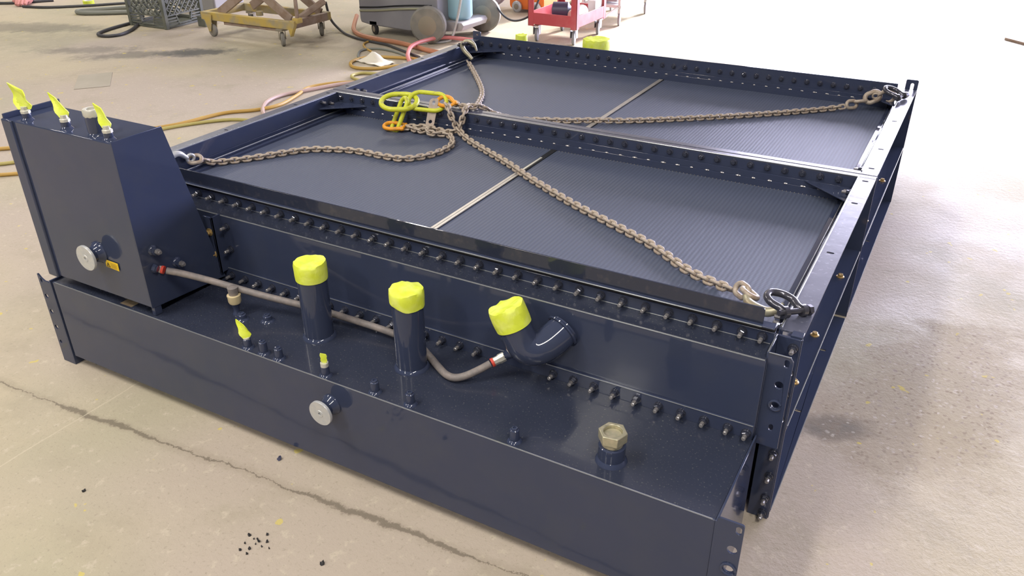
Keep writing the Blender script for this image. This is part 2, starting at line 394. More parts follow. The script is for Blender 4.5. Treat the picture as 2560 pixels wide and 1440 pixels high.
# --- front header with its two bolt rows
part(MB().box(XL, XR-.004, 1.611, 1.622, .516, .546), 'header_flange', PAINT, .001)
part(MB().box(XL, XR-.004, 1.614, 1.624, .546, .5595), 'gasket', RUBB, .001)
part(MB().plate(rect(0, -.272-XL-.01, 0, .045, .006), [], (XL+.01, 1.609, .557), (1, 0, 0), (0, 0, 1), -.0045), 'front_lip', LIPM, .001)
part(MB().box(XL, XR-.004, 1.600, 1.626, .5585, .5625), 'lip_base', PAINT, .001)
part(MB().box(XL, XR-.004, 1.624, 1.634, .40, .556), 'header_back', PAINT, .001)
bolts([-.269-.045-PIT*k for k in range(31)]+[-.269], 1.611, .531, STUD)
part(MB().box(XL+.01, XR-.001, 1.5415, 1.615, .508, .516), 'tank_ledge', DUSTY, .003)
part(MB().box(XL+.01, XR-.001, 1.5405, 1.546, .300, .514), 'tank_wall', PAINT, .0015)
part(MB().box(XL+.01, XR-.002, 1.5335, 1.5405, .300, .342), 'lower_flange', PAINT, .001)
bolts([-.256-.042-.0557*k for k in range(29) if not 8.1 < k < 11.2], 1.5335, .320, STUD); bolts([-.256], 1.5335, .320, STUD)
# --- lower tank with deck
part(MB().box(-2.340, -.2385, 1.2515, 1.5345, .296, .305), 'deck_plate', DUSTY, .002)
part(MB().box(-2.335, -.2385, 1.2465, 1.2525, .034, .3075), 'front_plate', PAINT, .0015)
part(MB().box(-2.330, -.2425, 1.26, 1.55, .034, .297), 'tank_body', PAINT, 0)
part(MB().box(-.2385, -.2335, 1.243, 1.55, .0, .311), 'tank_end_plate', PAINT, .001)
part(MB().box(-2.3465, -2.3405, 1.243, 1.55, .0, .311), 'tank_end_plate', PAINT, .001)
fl = MB(); fl.plate(rect(0, .054, 0, .322, .006), [slot(.044, .305, .012, .020), circ(.037, .250, .0105), circ(.036, .197, .0105), circ(.036, .12, .0105), circ(.036, .06, .0105)], (-.2345, 1.243, 0), (1, 0, 0), (0, 0, 1), -.005)
part(fl, 'corner_flange', PAINT, .0008)
fl = MB(); fl.plate([(0, 0), (.054, 0), (.054, .300), (.043, .304), (.030, .303), (.016, .310), (.004, .322), (0, .322)], [slot(.014, .302, .008, .016), circ(.016, .246, .008), circ(.016, .190, .008), circ(.016, .132, .008), circ(.014, .076, .006)], (-2.400, 1.243, 0), (1, 0, 0), (0, 0, 1), -.005)
part(fl, 'corner_flange', PAINT, .0008)
# nut welded behind a corner hole
nr = MB(); nr.tube(arc_tube_pts((-.1985, 1.2415, .197), (1, 0, 0), (0, 0, 1), .0145, 0, 330, 12), .003, 6); part(nr, 'weld_ring', PAINT, 0)
# --- right hand upright post (open channel)
part(MB().box(-.2445, -.2395, 1.553, 1.640, .285, .530), 'post_web', PAINT, .0015)
pf = MB(); pf.plate([(0, 0)]+[(.053, 0), (.053, .235), (.046, .245), (0, .245)], [slot(.040, .228, .011, .020), circ(.032, .170, .0095), circ(.031, .116, .0085), slot(.031, .054, .010, .018)], (-.2400, 1.553, .285), (1, 0, 0), (0, 0, 1), -.005)
part(pf, 'post_flange', PAINT, .0012)
part(MB().box(-.2395, -.189, 1.634, 1.640, .0, .530), 'post_back', PAINT, .0012)
part(MB().box(-.214, -.188, 1.641, 1.665, .528, .5335), 'post_cap', PAINT, .001)
for z in (.507, .44, .38, .31, .208, .137, .067, .018): inst('bolt', STUD, face((-.203, 1.634, z), (0, -1, 0), z*9), RAD)
nr = MB(); nr.tube(arc_tube_pts((-.2090, 1.5515, .401), (1, 0, 0), (0, 0, 1), .0125, 20, 340, 12), .003, 6); part(nr, 'weld_ring', PAINT, 0)
# yellow bolts on the middle flange
for y in (1.86, 2.12, 2.52, 3.02, 3.47): inst('bolt', YHEAD, face((-.214, y, .270), (0, 0, 1), y), RAD)['label'] = 'yellow zinc bolt head'
for y in (1.75, 1.95, 2.25, 2.40, 2.62, 3.2, 3.65):
    for z in (.06, .19): inst('bolt', HEAD, face((-.235, y, z), (1, 0, 0), y), RAD)
# --- middle beam
part(MB().box(XL-.051, XR+.051, 2.7405, 2.7665, .524, .5305), 'beam_flange', RAILM, .001)
part(MB().box(XL-.051, XR+.051, 2.7725, 2.8005, .524, .5305), 'beam_flange', RAILM, .001)
part(MB().box(XL+.004, XR-.004, 2.7665, 2.7725, .42, .5275), 'beam_rib', DARK, 0)
part(MB().box(XL+.004, XR-.004, 2.7405, 2.747, .43, .526), 'beam_face', PAINT, .001)
part(MB().box(XL+.004, XR-.004, 2.794, 2.8005, .43, .526), 'beam_face', PAINT, .001)
part(MB().box(XL+.05, XR-.05, 2.7345, 2.7405, .44, .490), 'beam_strip', PAINT, .001)
part(MB().box(XL+.05, XR-.05, 2.7295, 2.7345, .44, .468), 'beam_strip', PAINT, .001)
bolts([-.30-.0583*k for k in range(37)], 2.7405, .510, HEAD)
# --- far header
part(MB().box(XL-.02, -.266, 3.944, 3.950, .43, .552), 'back_plate', PAINT, .001)
part(MB().box(XL+.05, XR-.05, 3.938, 3.944, .43, .488), 'back_strip', PAINT, .001)
part(MB().box(XL+.05, XR-.05, 3.932, 3.938, .43, .472), 'back_strip', PAINT, .001)
bolts([-.30-.0583*k for k in range(37)], 3.944, .513, HEAD)
# weld beads: fine stitched line along the strips
def weld(name, x0, x1, y, z, step):
    mb = MB(); x = x0
    while x < x1:
        l = step*random.uniform(.18, .35); mb.lathe((x, y, z), (1, 0, 0), [(0, .001), (l*.3, .0032), (l*.7, .003), (l, .001)], 5); x += step
    o = part(mb, name, STEEL, 0); o['kind'] = 'stuff'; return o
weld('weld_bead', XL+.08, XR-.06, 2.7295, .469, .055)
weld('weld_bead', XL+.10, XR-.06, 3.932, .473, .055)
# tube ends peeping out along the core edge
te = MB()
for k in range(int((XR-XL-.12)/.0135)): te.lathe((XL+.06+k*.0135, 2.7285, .4425), (0, -1, 0), [(0, .0022), (.004, .0016)], 5)
o = part(te, 'tube_ends', STEEL, 0); o['kind'] = 'stuff'
# corner gussets
for (cx, cy, sx) in ((XL+.005, 2.7335, 1), (XR-.005, 2.7335, -1), (XL+.005, 3.931, 1), (XR-.005, 3.931, -1)):
    g = MB(); O = (cx, cy, .486)
    pts = [(0, 0), (.16*sx, 0), (0, -.13)]
    g.plate(pts if sx > 0 else pts[::-1], [], O, (1, 0, 0), (0, 1, 0), .004); part(g, 'corner_gusset', PAINT, .0008)
# little bolts through the inner webs beside the beams
for x, d in ((XL, 1), (XR-.0045, -1)):
    for y in (2.63, 2.68, 2.86, 2.91, 1.70, 1.745, 3.86):
        for z in (.512, .497): 
            if (z < .5) == (y in (2.68, 2.91)) or y < 1.8: inst('bolt', STUD, face((x+(.0 if d > 0 else 0), y, z), (d, 0, 0), y), RAD)
# --- thin pale bars along the edges, highlights put in as colour
def edge(p, q, r=.0021): part(MB().cyl(p, q, r, n=6), 'highlight_edge', EDGE, 0)
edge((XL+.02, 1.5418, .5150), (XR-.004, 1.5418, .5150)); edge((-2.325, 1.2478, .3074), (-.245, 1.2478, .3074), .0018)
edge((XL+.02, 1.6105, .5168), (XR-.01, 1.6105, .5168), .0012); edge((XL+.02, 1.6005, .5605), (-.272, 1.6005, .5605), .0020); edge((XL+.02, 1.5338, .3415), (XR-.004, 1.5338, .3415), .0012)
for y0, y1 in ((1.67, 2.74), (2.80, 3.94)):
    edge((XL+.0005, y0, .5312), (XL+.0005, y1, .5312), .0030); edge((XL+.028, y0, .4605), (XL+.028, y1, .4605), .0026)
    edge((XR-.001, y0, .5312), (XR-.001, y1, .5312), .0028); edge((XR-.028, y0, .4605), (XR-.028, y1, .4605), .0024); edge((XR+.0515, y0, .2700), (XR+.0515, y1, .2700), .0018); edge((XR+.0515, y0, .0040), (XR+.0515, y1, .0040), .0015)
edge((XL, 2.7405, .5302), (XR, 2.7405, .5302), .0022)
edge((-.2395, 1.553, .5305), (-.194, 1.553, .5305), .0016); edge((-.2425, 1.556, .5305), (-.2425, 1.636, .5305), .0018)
# --- rear tank, pipes and posts at the far end
part(MB().box(XL, XR, 3.956, 4.40, .02, .305), 'rear_tank', PAINT, .003)
part(MB().box(XL-.045, XL-.005, 4.07, 4.11, 0, .50), 'rear_post', PAINT, .002)
def pipe(x, y, z0, z1, r, name='coolant_pipe', parent=RAD):
    mb = MB(); mb.lathe((x, y, z0), (0, 0, 1), [(0, r+.007), (.004, r+.006), (.009, r), (z1-z0, r)], 28)
    return part(mb, name, PAINT, 0)
def tape_cap(x, y, z0, z1, r, parent, tilt=None, ragged=0, seed=0, dome=.0):
    """tape pulled over a round end: crumpled skirt and a sagging, creased top"""
    random.seed(seed); n = 36; vv = []; ff = []
    T = tilt or M.Translation((x, y, 0)); H = z1-z0
    rows = [(0, 1.0), (.25, 1.015), (.55, 1.02), (.85, 1.02), (1.0, .985), (1.02, .80), (1.0, .55), (.985, .28)]
    for i, (t, k) in enumerate(rows):
        for j in range(n):
            a = 2*math.pi*j/n
            nzv = NZ.noise(V((math.cos(a)*2.2, math.sin(a)*2.2, i*.7+seed*3.1)))
            rr = r*k*(1+.028*nzv*(1 if i else .4)); zz = z0+H*t
            if i == 0: zz += ragged*max(0, math.sin(a*1+2.2+seed))*1.0+ragged*.15*NZ.noise(V((j*1.7, seed, 3)))
            if i >= 4: zz += .0065*NZ.noise(V((math.cos(a)*rr*60, math.sin(a)*rr*60, seed*2.7)))+dome*(1-k)
            vv.append(T @ V((rr*math.cos(a), rr*math.sin(a), zz)))
    for i in range(len(rows)-1):
        for j in range(n): ff.append((i*n+j, i*n+(j+1) % n, (i+1)*n+(j+1) % n, (i+1)*n+j))
    ff.append(tuple((len(rows)-1)*n+j for j in range(n)))
    mb = MB().add(vv, ff); o = mb.build('tape_cover', TAPE, parent, smooth=50); o['label'] = 'yellow-green masking tape cover'
    return o
p1 = pipe(-1.401, 1.408, .305, .527, .040); tape_cap(-1.401, 1.408, .484, .533, .0425, p1, seed=1)
p2 = pipe(-1.090, 1.407, .305, .527, .040); tape_cap(-1.090, 1.407, .488, .533, .0430, p2, ragged=.016, seed=2, dome=.012)
p3 = pipe(-1.845, 4.25, .305, .50, .070); tape_cap(-1.845, 4.25, .46, .535, .074, p3, seed=3)
p4 = pipe(-2.30, 4.22, .305, .48, .030); tape_cap(-2.30, 4.22, .46, .520, .034, p4, seed=4)
# elbow coming out of the tank wall
el = MB()
epts = [(-.722, 1.546, .452), (-.735, 1.515, .437), (-.752, 1.487, .424), (-.771, 1.470, .421), (-.790, 1.462, .432), (-.804, 1.459, .455), (-.816, 1.457, .485), (-.830, 1.455, .518)]
el.tube(crom(epts, 5), .0415, 24)
ELB = part(el, 'elbow_pipe', PAINT, 0)
wr = MB(); wd = V((-.735, 1.515, .437))-V((-.722, 1.546, .452)); cu, cv = frame(wd)
wr.tube(arc_tube_pts(V(epts[0])+wd*.25, cu, cv, .0435, 0, 360, 24)[:-1], .0040, 6, True); part(wr, 'weld_ring', PAINT, 0, parent=ELB)
ax = (V(epts[-1])-V(epts[-2])).normalized()
T = M.Translation(V(epts[-1])) @ ax.to_track_quat('Z', 'Y').to_matrix().to_4x4()
tape_cap(0, 0, -.040, .014, .0445, ELB, T, seed=5)
# hose between the surge tank and the elbow
hp = [(-1.866, 1.316, .432), (-1.83, 1.340, .420), (-1.76, 1.378, .396), (-1.62, 1.425, .364), (-1.46, 1.462, .346), (-1.316, 1.482, .332), (-1.204, 1.487, .325), (-1.12, 1.478, .320), (-1.07, 1.455, .316), (-1.025, 1.428, .315), (-.985, 1.405, .316), (-.955, 1.400, .318), (-.930, 1.413, .324), (-.905, 1.440, .335), (-.886, 1.462, .346)]
HO = part(MB().tube(crom(hp, 6), .0098, 12), 'rubber_hose', HOSE, 0, 'grey rubber hose')
def ferrule(p, d, k=1.0):
    p = V(p); d = V(d).normalized()
    part(MB().lathe(p, d, [(0, .0118), (.007, .0118)], 16), 'hose_band', REDB, 0, 'red band', HO)
    part(MB().lathe(p+d*.007, d, [(0, .0108), (.012, .0108), (.016, .0128), (.030, .0128), (.031, .0095), (.036, .0095)], 8), 'hose_fitting', WHITEFIT, 0, 'pale plated hose fitting', HO)
ferrule((-1.872, 1.313, .434), (-.86, -.42, .22)); ferrule((-.884, 1.464, .347), (.52, .60, .28))
part(MB().lathe((-.858, 1.492, .362), (.8, .2, .5), [(0, .012), (.012, .012), (.03, .016)], 10), 'elbow_boss', PAINT, 0)
# --- deck fittings
def plug(x, y, h=.034, r=.0095, parent=RAD, z=.305, m=PAINT):
    mb = MB(); mb.lathe((x, y, z), (0, 0, 1), [(0, r*1.9), (.003, r*1.7), (.006, r*1.25), (h*.55, r*1.2), (h, r*1.15), (h+.002, r*.9)], 14)
    mb.lathe((x, y, z+h+.001), (0, 0, 1), [(0, r*.85), (.004, r*.8), (.0045, r*.45), (.002, r*.4)], 6)
    return part(mb, 'threaded_plug', m, 0)
def flag(name, p, hgt, wid, bend, seed, parent, yawf=0.0):
    """twisted paper-thin but solid strip of tape standing on a fitting"""
    random.seed(seed); n = 10; mb = MB(); th = .0014
    pts = []; wp = [.55, .72, .95, 1.0, .90, .86, .95, 1.05, 1.0, .85]
    for k in range(n):
        t = k/(n-1); tw = yawf+.55*math.sin(t*2.6+seed); wdt = wid*wp[k]
        c_ = V(p)+V((bend[0]*t**1.5, bend[1]*t, hgt*t)); a_ = V((math.cos(tw), math.sin(tw), -.35*t)).normalized(); nn = a_.cross(V((0, 0, 1))).normalized()
        sag = nn*wid*.12*math.sin(t*4+seed)
        pts.append([c_-a_*wdt/2-nn*th, c_+a_*wdt/2-nn*th, c_+a_*wdt/2+nn*th, c_-a_*wdt/2+nn*th, c_+nn*th+sag])
    vv = [q for row in pts for q in (row[0], row[1], row[2], row[4], row[3])]; ff = []
    for k in range(n-1):
        for j in range(5): ff.append((k*5+j, k*5+(j+1) % 5, (k+1)*5+(j+1) % 5, (k+1)*5+j))
    ff += [(4, 3, 2, 1, 0), tuple((n-1)*5+j for j in range(5))]
    mb.add(vv, ff); o = mb.build(name, TAPE, parent, smooth=30); o['label'] = 'twist of yellow-green tape'; return o
f1 = plug(-1.530, 1.268, .026, .0095); part(MB().lathe((-1.530, 1.268, .331), (0, 0, 1), [(0, .0085), (.006, .0085)], 12), 'nipple', WHITEFIT, 0, parent=f1)
flag('tape_cover', (-1.530, 1.268, .334), .046, .032, (-.016, 0, 0), 2, f1, .5)
plug(-1.472, 1.268, .034); plug(-1.418, 1.268, .030)
f4 = plug(-1.259, 1.267, .028, .0095); part(MB().lathe((-1.259, 1.267, .333), (0, 0, 1), [(0, .0105), (.011, .0105)], 12), 'nipple', WHITEFIT, 0, parent=f4)
flag('tape_cover', (-1.259, 1.267, .342), .028, .017, (.000, 0, 0), 6, f4, .3)
plug(-1.104, 1.270, .030); plug(-.999, 1.272, .030); plug(-.711, 1.272, .032)
plug(-1.653, 1.368, .016, .011); plug(-1.583, 1.397, .016, .011)
# cream relief fitting by the surge tank
SV = part(MB().lathe((-1.690, 1.385, .305), (0, 0, 1), [(0, .013), (.004, .012), (.008, .009), (.022, .009), (.028, .012), (.036, .013)], 14), 'relief_valve', PAINT, 0)
part(MB().lathe((-1.690, 1.385, .341), (0, 0, 1), [(0, .016), (.006, .0185), (.018, .0185), (.022, .0195), (.026, .0195), (.027, .013)], 18), 'valve_body', CREAMF, 0, 'cream plastic collar', SV)
part(MB().lathe((-1.690, 1.385, .367), (0, 0, 1), [(0, .013), (.014, .0145), (.024, .015), (.026, .010)], 14), 'valve_cap', HOSE, 0, parent=SV)
# hex plug on a boss
HB = part(MB().lathe((-.494, 1.318, .305), (0, 0, 1), [(0, .036), (.005, .034), (.010, .030), (.042, .030), (.044, .028)], 24), 'filler_boss', PAINT, 0)
hx = MB(); hx.lathe((-.494, 1.318, .349), (0, 0, 1), [(0, .024), (.012, .024)], 24)
hx.plate([(.0325*math.cos(R(60*k+10)), .0325*math.sin(R(60*k+10))) for k in range(6)], [circ(0, 0, .0205, 24)], (-.494, 1.318, .361), (1, 0, 0), (0, 1, 0), .024)
hx.lathe((-.494, 1.318, .362), (0, 0, 1), [(0, .021), (.014, .021)], 24)
part(hx, 'hex_plug', HEXM, .002, 'olive plated hexagon plug', HB, 20)
# buffer discs
def buffer(x, yf, z, r, parent=RAD):
    bmb = MB(); bmb.lathe((x, yf, z), (0, -1, 0), [(0, .030), (.003, .030), (.008, .026), (.020, .021), (.030, .024), (.038, .027)], 24)
    b_ = part(bmb, 'rubber_buffer', PAINT, 0, parent=parent)
    d_ = MB(); d_.lathe((x, yf-.037, z), (0, -1, 0), [(0, r*.96), (.001, r), (.0075, r), (.0085, r*.985), (.0085, r*.30), (.0095, r*.28), (.0095, r*.13), (.005, r*.12)], 32)
    return b_, d_
b_, d_ = buffer(-1.233, 1.2465, .236, .0345); part(d_, 'buffer_disc', ZINC, 0, 'dull zinc disc', b_)
# scratched patch of bare primer on the deck
part(MB().box(-2.04, -1.99, 1.262, 1.290, .305, .3056), 'bare_patch', RUSTP, 0, 'bare brown patch')
# --- surge tank
bx0, bx1, yF, zb, zt = -2.333, -1.885, 1.256, .334, .822
yT, yB = 1.410, 1.524
ST = MB()
ST.add([(bx0, yF, zb), (bx1, yF, zb), (bx1, yB, zb-.02), (bx0, yB, zb-.02), (bx0, yF, zt), (bx1, yF, zt), (bx1, yT, zt), (bx0, yT, zt)],
       [(0, 3, 2, 1), (4, 5, 6, 7), (0, 1, 5, 4), (1, 2, 6, 5), (2, 3, 7, 6), (3, 0, 4, 7)])
TK = part(ST, 'surge_tank', PAINT, .003, 'tall sloping header box')
def sub(mb, name, m, label=None, bevel=0, smooth=38):
    o = mb.build(name, m, TK, bevel, smooth)
    if label: o['label'] = label
    return o
sub(MB().box(bx0-.012, bx0+.034, yF-.007, yF+.004, zb-.004, zt+.002), 'edge_fold', PAINT, bevel=.004)
sd = MB(); sd.plate([(0, 0), (yB-yF+.004, -.02), (yT-yF+.004, zt-zb+.004), (0, zt-zb+.004)], [], (bx1, yF-.002, zb), (0, 1, 0), (0, 0, 1), .004); sub(sd, 'side_plate', PAINT, bevel=.001)
sub(MB().box(bx0-.010, bx0-.004, yF, yT+.02, zt-.02, zt+.014), 'side_fold', PAINT, bevel=.001)
sub(MB().box(bx1-.012, bx1+.002, yF+.005, yF+.030, .305, zb+.01), 'foot', PAINT, bevel=.002)
def top_fit(x, y, seed, fh, fw, bend):
    sub(MB().lathe((x, y, zt), (0, 0, 1), [(0, .018), (.003, .016), (.007, .012), (.014, .0125), (.020, .012)], 14), 'fitting', PAINT)
    sub(MB().lathe((x, y, zt+.020), (0, 0, 1), [(0, .0135), (.007, .0135), (.009, .010), (.018, .010)], 8), 'nipple', WHITEFIT)
    flag('tape_cover', (x, y, zt+.030), fh, fw, bend, seed, TK, .5)
top_fit(-2.269, 1.282, 3, .062, .062, (-.016, 0, 0)); top_fit(-2.100, 1.284, 2.2, .058, .036, (-.030, 0, 0)); top_fit(-1.916, 1.276, 2.6, .058, .034, (-.018, 0, 0))
sub(MB().lathe((-1.983, 1.290, zt), (0, 0, 1), [(0, .026), (.004, .024), (.007, .021), (.052, .021)], 22), 'filler_neck', PAINT)
sub(MB().lathe((-1.983, 1.290, zt+.050), (0, 0, 1), [(0, .0215), (.004, .023), (.016, .023), (.020, .021), (.020, .014), (.012, .013)], 10), 'filler_cap', WHITEFIT, 'pale plated filler ring')
b2 = MB(); b2.lathe((-2.063, yF, .470), (0, -1, 0), [(0, .034), (.003, .034), (.008, .028), (.020, .022), (.030, .025), (.038, .028)], 24); sub(b2, 'rubber_buffer', PAINT)
_, d2 = buffer(-2.063, yF, .470, .038, TK); 
bpy.data.objects.remove(_, do_unlink=True)
sub(d2, 'buffer_disc', ZINC, 'dull zinc disc')
lb = MB(); lb.plate([(0, .003), (.054, 0), (.055, .024), (.002, .026)], [], (-2.042, yF-.0035, .428), (1, 0, 0), (0, 0, 1), -.001); sub(lb, 'warning_label', LABEL, 'yellow warning sticker with triangle')
# printed warning triangle and lines of small print
ink = MB(); ly = yF-.0048
for a_, b__ in (((.006, .006), (.020, .006)), ((.020, .006), (.013, .019)), ((.013, .019), (.006, .006)), ((.013, .010), (.013, .015))):
    ink.bar((-2.042+a_[0], ly, .428+a_[1]), (-2.042+b__[0], ly, .428+b__[1]), .0012, .0006, (0, -1, 0))
sub(ink, 'warning_print', INK)
ink2 = MB()
for k in range(5): ink2.bar((-2.042+.025, ly, .433+k*.0038), (-2.042+.047+.003*(k % 2), ly, .433+k*.0038), .0010, .0006, (0, -1, 0))
sub(ink2, 'small_print', mat('brown_small_print', (.45, .28, .03), .6))
def side_fit(y, z, k=1.0):
    sub(MB().lathe((bx1+.004, y, z), (1, 0, 0), [(0, .017*k), (.003, .016*k), (.006, .0125*k), (.016, .0125*k)], 8), 'fitting', PAINT)
    sub(MB().lathe((bx1+.020, y, z), (1, 0, 0), [(0, .0085*k), (.010, .0085*k), (.011, .005*k), (.016, .005*k)], 6), 'fitting_end', STEEL)
side_fit(1.299, .500); side_fit(1.366, .433)
sub(MB().lathe((bx1+.003, 1.288, .450), (.9, .35, -.25), [(0, .013), (.010, .013), (.011, .010), (.014, .010)], 8), 'fitting', PAINT)
# bracket tying tank to wall
bk = MB(); bk.box(-1.908, -1.872, 1.505, 1.512, .335, .520); bk.box(-1.877, -1.872, 1.505, 1.541, .335, .520); part(bk, 'tank_bracket', PAINT, .001)
for z in (.471, .398): inst('bolt', YHEAD, face((-1.888, 1.505, z), (0, -1, 0), z), RAD)['label'] = 'yellow zinc bolt head'
for z in (.483, .407): inst('bolt', STUD, face((-1.850, 1.5405, z), (0, -1, 0), z), RAD)

# ------------------------------------------------------------------ chain sling
SL = thing('chain_sling', (-1.95, 2.75, .445), 'four-leg lifting chain sling with yellow-green rings draped over the radiator', 'chain sling')
def ring_pts(lx, ly, n=28):
    """stadium outline of an oblong link, long axis x"""
    r = ly/2; h = max(lx/2-r, 0); out = []
    for k in range(n):
        a = 2*math.pi*(k+.5)/n; out.append(V((h*(1 if math.cos(a) > 0 else -1)+r*math.cos(a), r*math.sin(a), 0)))
    return out
LINK = MB().tube(ring_pts(.0318, .0195, 18), .0048, 8, True).mesh('chain_link', CHAIN, 180)
BIG = MB().tube(ring_pts(.048, .031, 20), .0076, 8, True).mesh('connector_link', CHAIN, 180)
PITCH = .0220
def chain(pts, roll0=45, jitter=6):
    P = crom(pts, 24); acc = [0]
    for a, b in zip(P, P[1:]): acc.append(acc[-1]+(b-a).length)
    n = int(acc[-1]/PITCH); q = []; i = 0
    for k in range(n+1):
        s_ = k*PITCH
        while i < len(acc)-2 and acc[i+1] < s_: i += 1
        t = (s_-acc[i])/max(acc[i+1]-acc[i], 1e-9); q.append(P[i].lerp(P[i+1], min(t, 1)))
    for k in range(n):
        a, b = q[k], q[k+1]; d = (b-a).normalized(); side_ = d.cross(V((0, 0, 1)))
        side_ = side_.normalized() if side_.length > .05 else V((1, 0, 0)); nn = side_.cross(d)
        m3 = M((d, side_, nn)).transposed().to_4x4()
        inst('chain_link', LINK, M.Translation((a+b)/2) @ m3 @ M.Rotation(R(roll0+90*(k % 2)+random.uniform(-jitter, jitter)), 4, 'X'), SL)
    return q
random.seed(3)
chain([(-1.842, 2.735, .556), (-1.812, 2.708, .549), (-1.789, 2.694, .515), (-1.762, 2.694, .475), (-1.683, 2.644, .457), (-1.55, 2.568, .454), (-1.412, 2.487, .454), (-1.259, 2.387, .454), (-1.042, 2.259, .454), (-.862, 2.169, .454), (-.700, 2.085, .454), (-.556, 1.982, .454), (-.452, 1.935, .457), (-.405, 1.908, .467)])
chain([(-2.020, 2.640, .458), (-1.965, 2.655, .458), (-1.92, 2.64, .457), (-1.89, 2.665, .462), (-1.875, 2.640, .468), (-1.85, 2.625, .462), (-1.82, 2.650, .458), (-1.782, 2.655, .457), (-1.745, 2.622, .456), (-1.712, 2.572, .454), (-1.705, 2.490, .454), (-1.730, 2.405, .454), (-1.788, 2.344, .454), (-1.883, 2.333, .454), (-1.978, 2.333, .454), (-2.075, 2.308, .454), (-2.171, 2.256, .454), (-2.234, 2.170, .454), (-2.283, 2.093, .454), (-2.337, 2.024, .454), (-2.372, 1.967, .460), (-2.385, 1.930, .478)])
chain([(-2.340, 3.700, .470), (-2.274, 3.633, .457), (-2.161, 3.495, .454), (-2.044, 3.343, .454), (-1.968, 3.225, .454), (-1.905, 3.085, .458), (-1.835, 2.93, .480), (-1.795, 2.850, .525), (-1.765, 2.785, .543), (-1.752, 2.735, .541), (-1.752, 2.716, .515), (-1.756, 2.702, .478), (-1.79, 2.690, .458), (-1.85, 2.690, .457), (-1.90, 2.695, .458), (-1.94, 2.685, .460), (-1.985, 2.668, .458), (-2.015, 2.655, .458)])
chain([(-1.858, 2.790, .553), (-1.80, 2.775, .545), (-1.755, 2.775, .545), (-1.725, 2.815, .541), (-1.69, 2.87, .500), (-1.626, 2.965, .460), (-1.542, 3.025, .454), (-1.445, 3.063, .454), (-1.355, 3.111, .456), (-1.236, 3.175, .454), (-1.107, 3.262, .454), (-.952, 3.378, .454), (-.782, 3.514, .454), (-.640, 3.637, .454), (-.526, 3.742, .455), (-.450, 3.796, .463)])
def oblong(name, pts3, r, m, label):
    o = MB().tube(pts3, r, 12, True).build(name, m, SL, smooth=180); o['label'] = label; return o
def place(pts, c, ux, uy):
    c, ux, uy = V(c), V(ux).normalized(), V(uy).normalized(); return [c+ux*p.x+uy*p.y for p in pts]
oblong('master_link', place(ring_pts(.150, .120, 40), (-2.045, 2.690, .549), (.90, .43, 0), (-.42, .86, .26)), .0105, LINKY, 'thick yellow-green master ring')
c2 = oblong('coupling_link', place(ring_pts(.160, .092, 40), (-1.938, 2.742, .552), (.93, .30, -.05), (-.22, .78, .52)), .0090, LINKY, 'yellow-green coupling ring lying on the beam')
c1 = oblong('coupling_link', place(ring_pts(.150, .052, 36), (-2.030, 2.665, .500), (-.18, -.42, -.85), (.85, -.42, .05)), .0092, LINKY, 'yellow-green coupling ring hanging over the beam')
def clevis(c, d, side_):
    c, d, s_ = V(c), V(d).normalized(), V(side_).normalized(); nn = d.cross(s_)
    mb = MB(); g = 1.3; pts = [c+d*(x_*g)+s_*(y_*g) for x_, y_ in ((.050, .013), (.030, .016), (.008, .022), (-.014, .017), (-.022, 0), (-.014, -.017), (.008, -.022), (.030, -.016), (.050, -.013))]
    mb.tube(crom(pts, 5), .0082, 10); mb.cyl(c+d*.057-s_*.027, c+d*.057+s_*.027, .0066, n=10)
    o = mb.build('clevis_link', ORNG, SL, smooth=180); o['label'] = 'orange coupling clevis'; return o
clevis((-2.052, 2.632, .462), (.95, .2, 0), (-.2, .9, .15)); clevis((-1.872, 2.765, .558), (.85, -.35, -.1), (.3, .8, .3))
tg = MB(); tg.plate(rect(-.019, .019, -.058, .058, .012, 5), [circ(0, -.038, .0075), slot(0, .040, .013, .018)], (-1.900, 2.716, .517), (.87, .40, .0), (.10, .26, .96), .003)
o = tg.build('identification_tag', TAGM, SL, .0006); o['label'] = 'beige metal identification tag'
def hook(c, d, up_, scale, m, label, name='hook'):
    """S-curved grab hook: eye at c, opening along d"""
    c, d, u = V(c), V(d).normalized(), V(up_); u = (u-d*u.dot(d)).normalized(); s_ = scale
    pr = [(0, 0), (.012, .004), (.028, .010), (.044, .006), (.058, -.008), (.062, -.026), (.052, -.042), (.036, -.045), (.024, -.036)]
    P = crom([c+d*(a*s_)+u*(b*s_) for a, b in pr], 5); k = len(P)
    rr = [(.0062+.0035*math.sin(math.pi*min(1, i/k*1.1)))*s_*(1 if i < k*.8 else 1-.8*(i-k*.8)/(k*.2)) for i in range(k)]
    mb = MB().tube(P, rr, 12)
    mb.tube([c+d*(-.010*s_)+(d*math.cos(a)+u*math.sin(a))*.012*s_ for a in [2*math.pi*j/14 for j in range(14)]], .0045*s_, 8, True)
    o = mb.build(name, m, SL, smooth=180); o['label'] = label; return o
HOOKM = mat('worn_pale_hook_steel', (.45, .42, .30), .4, .5, var=(40, (.35, .27, .17), .5, .75))
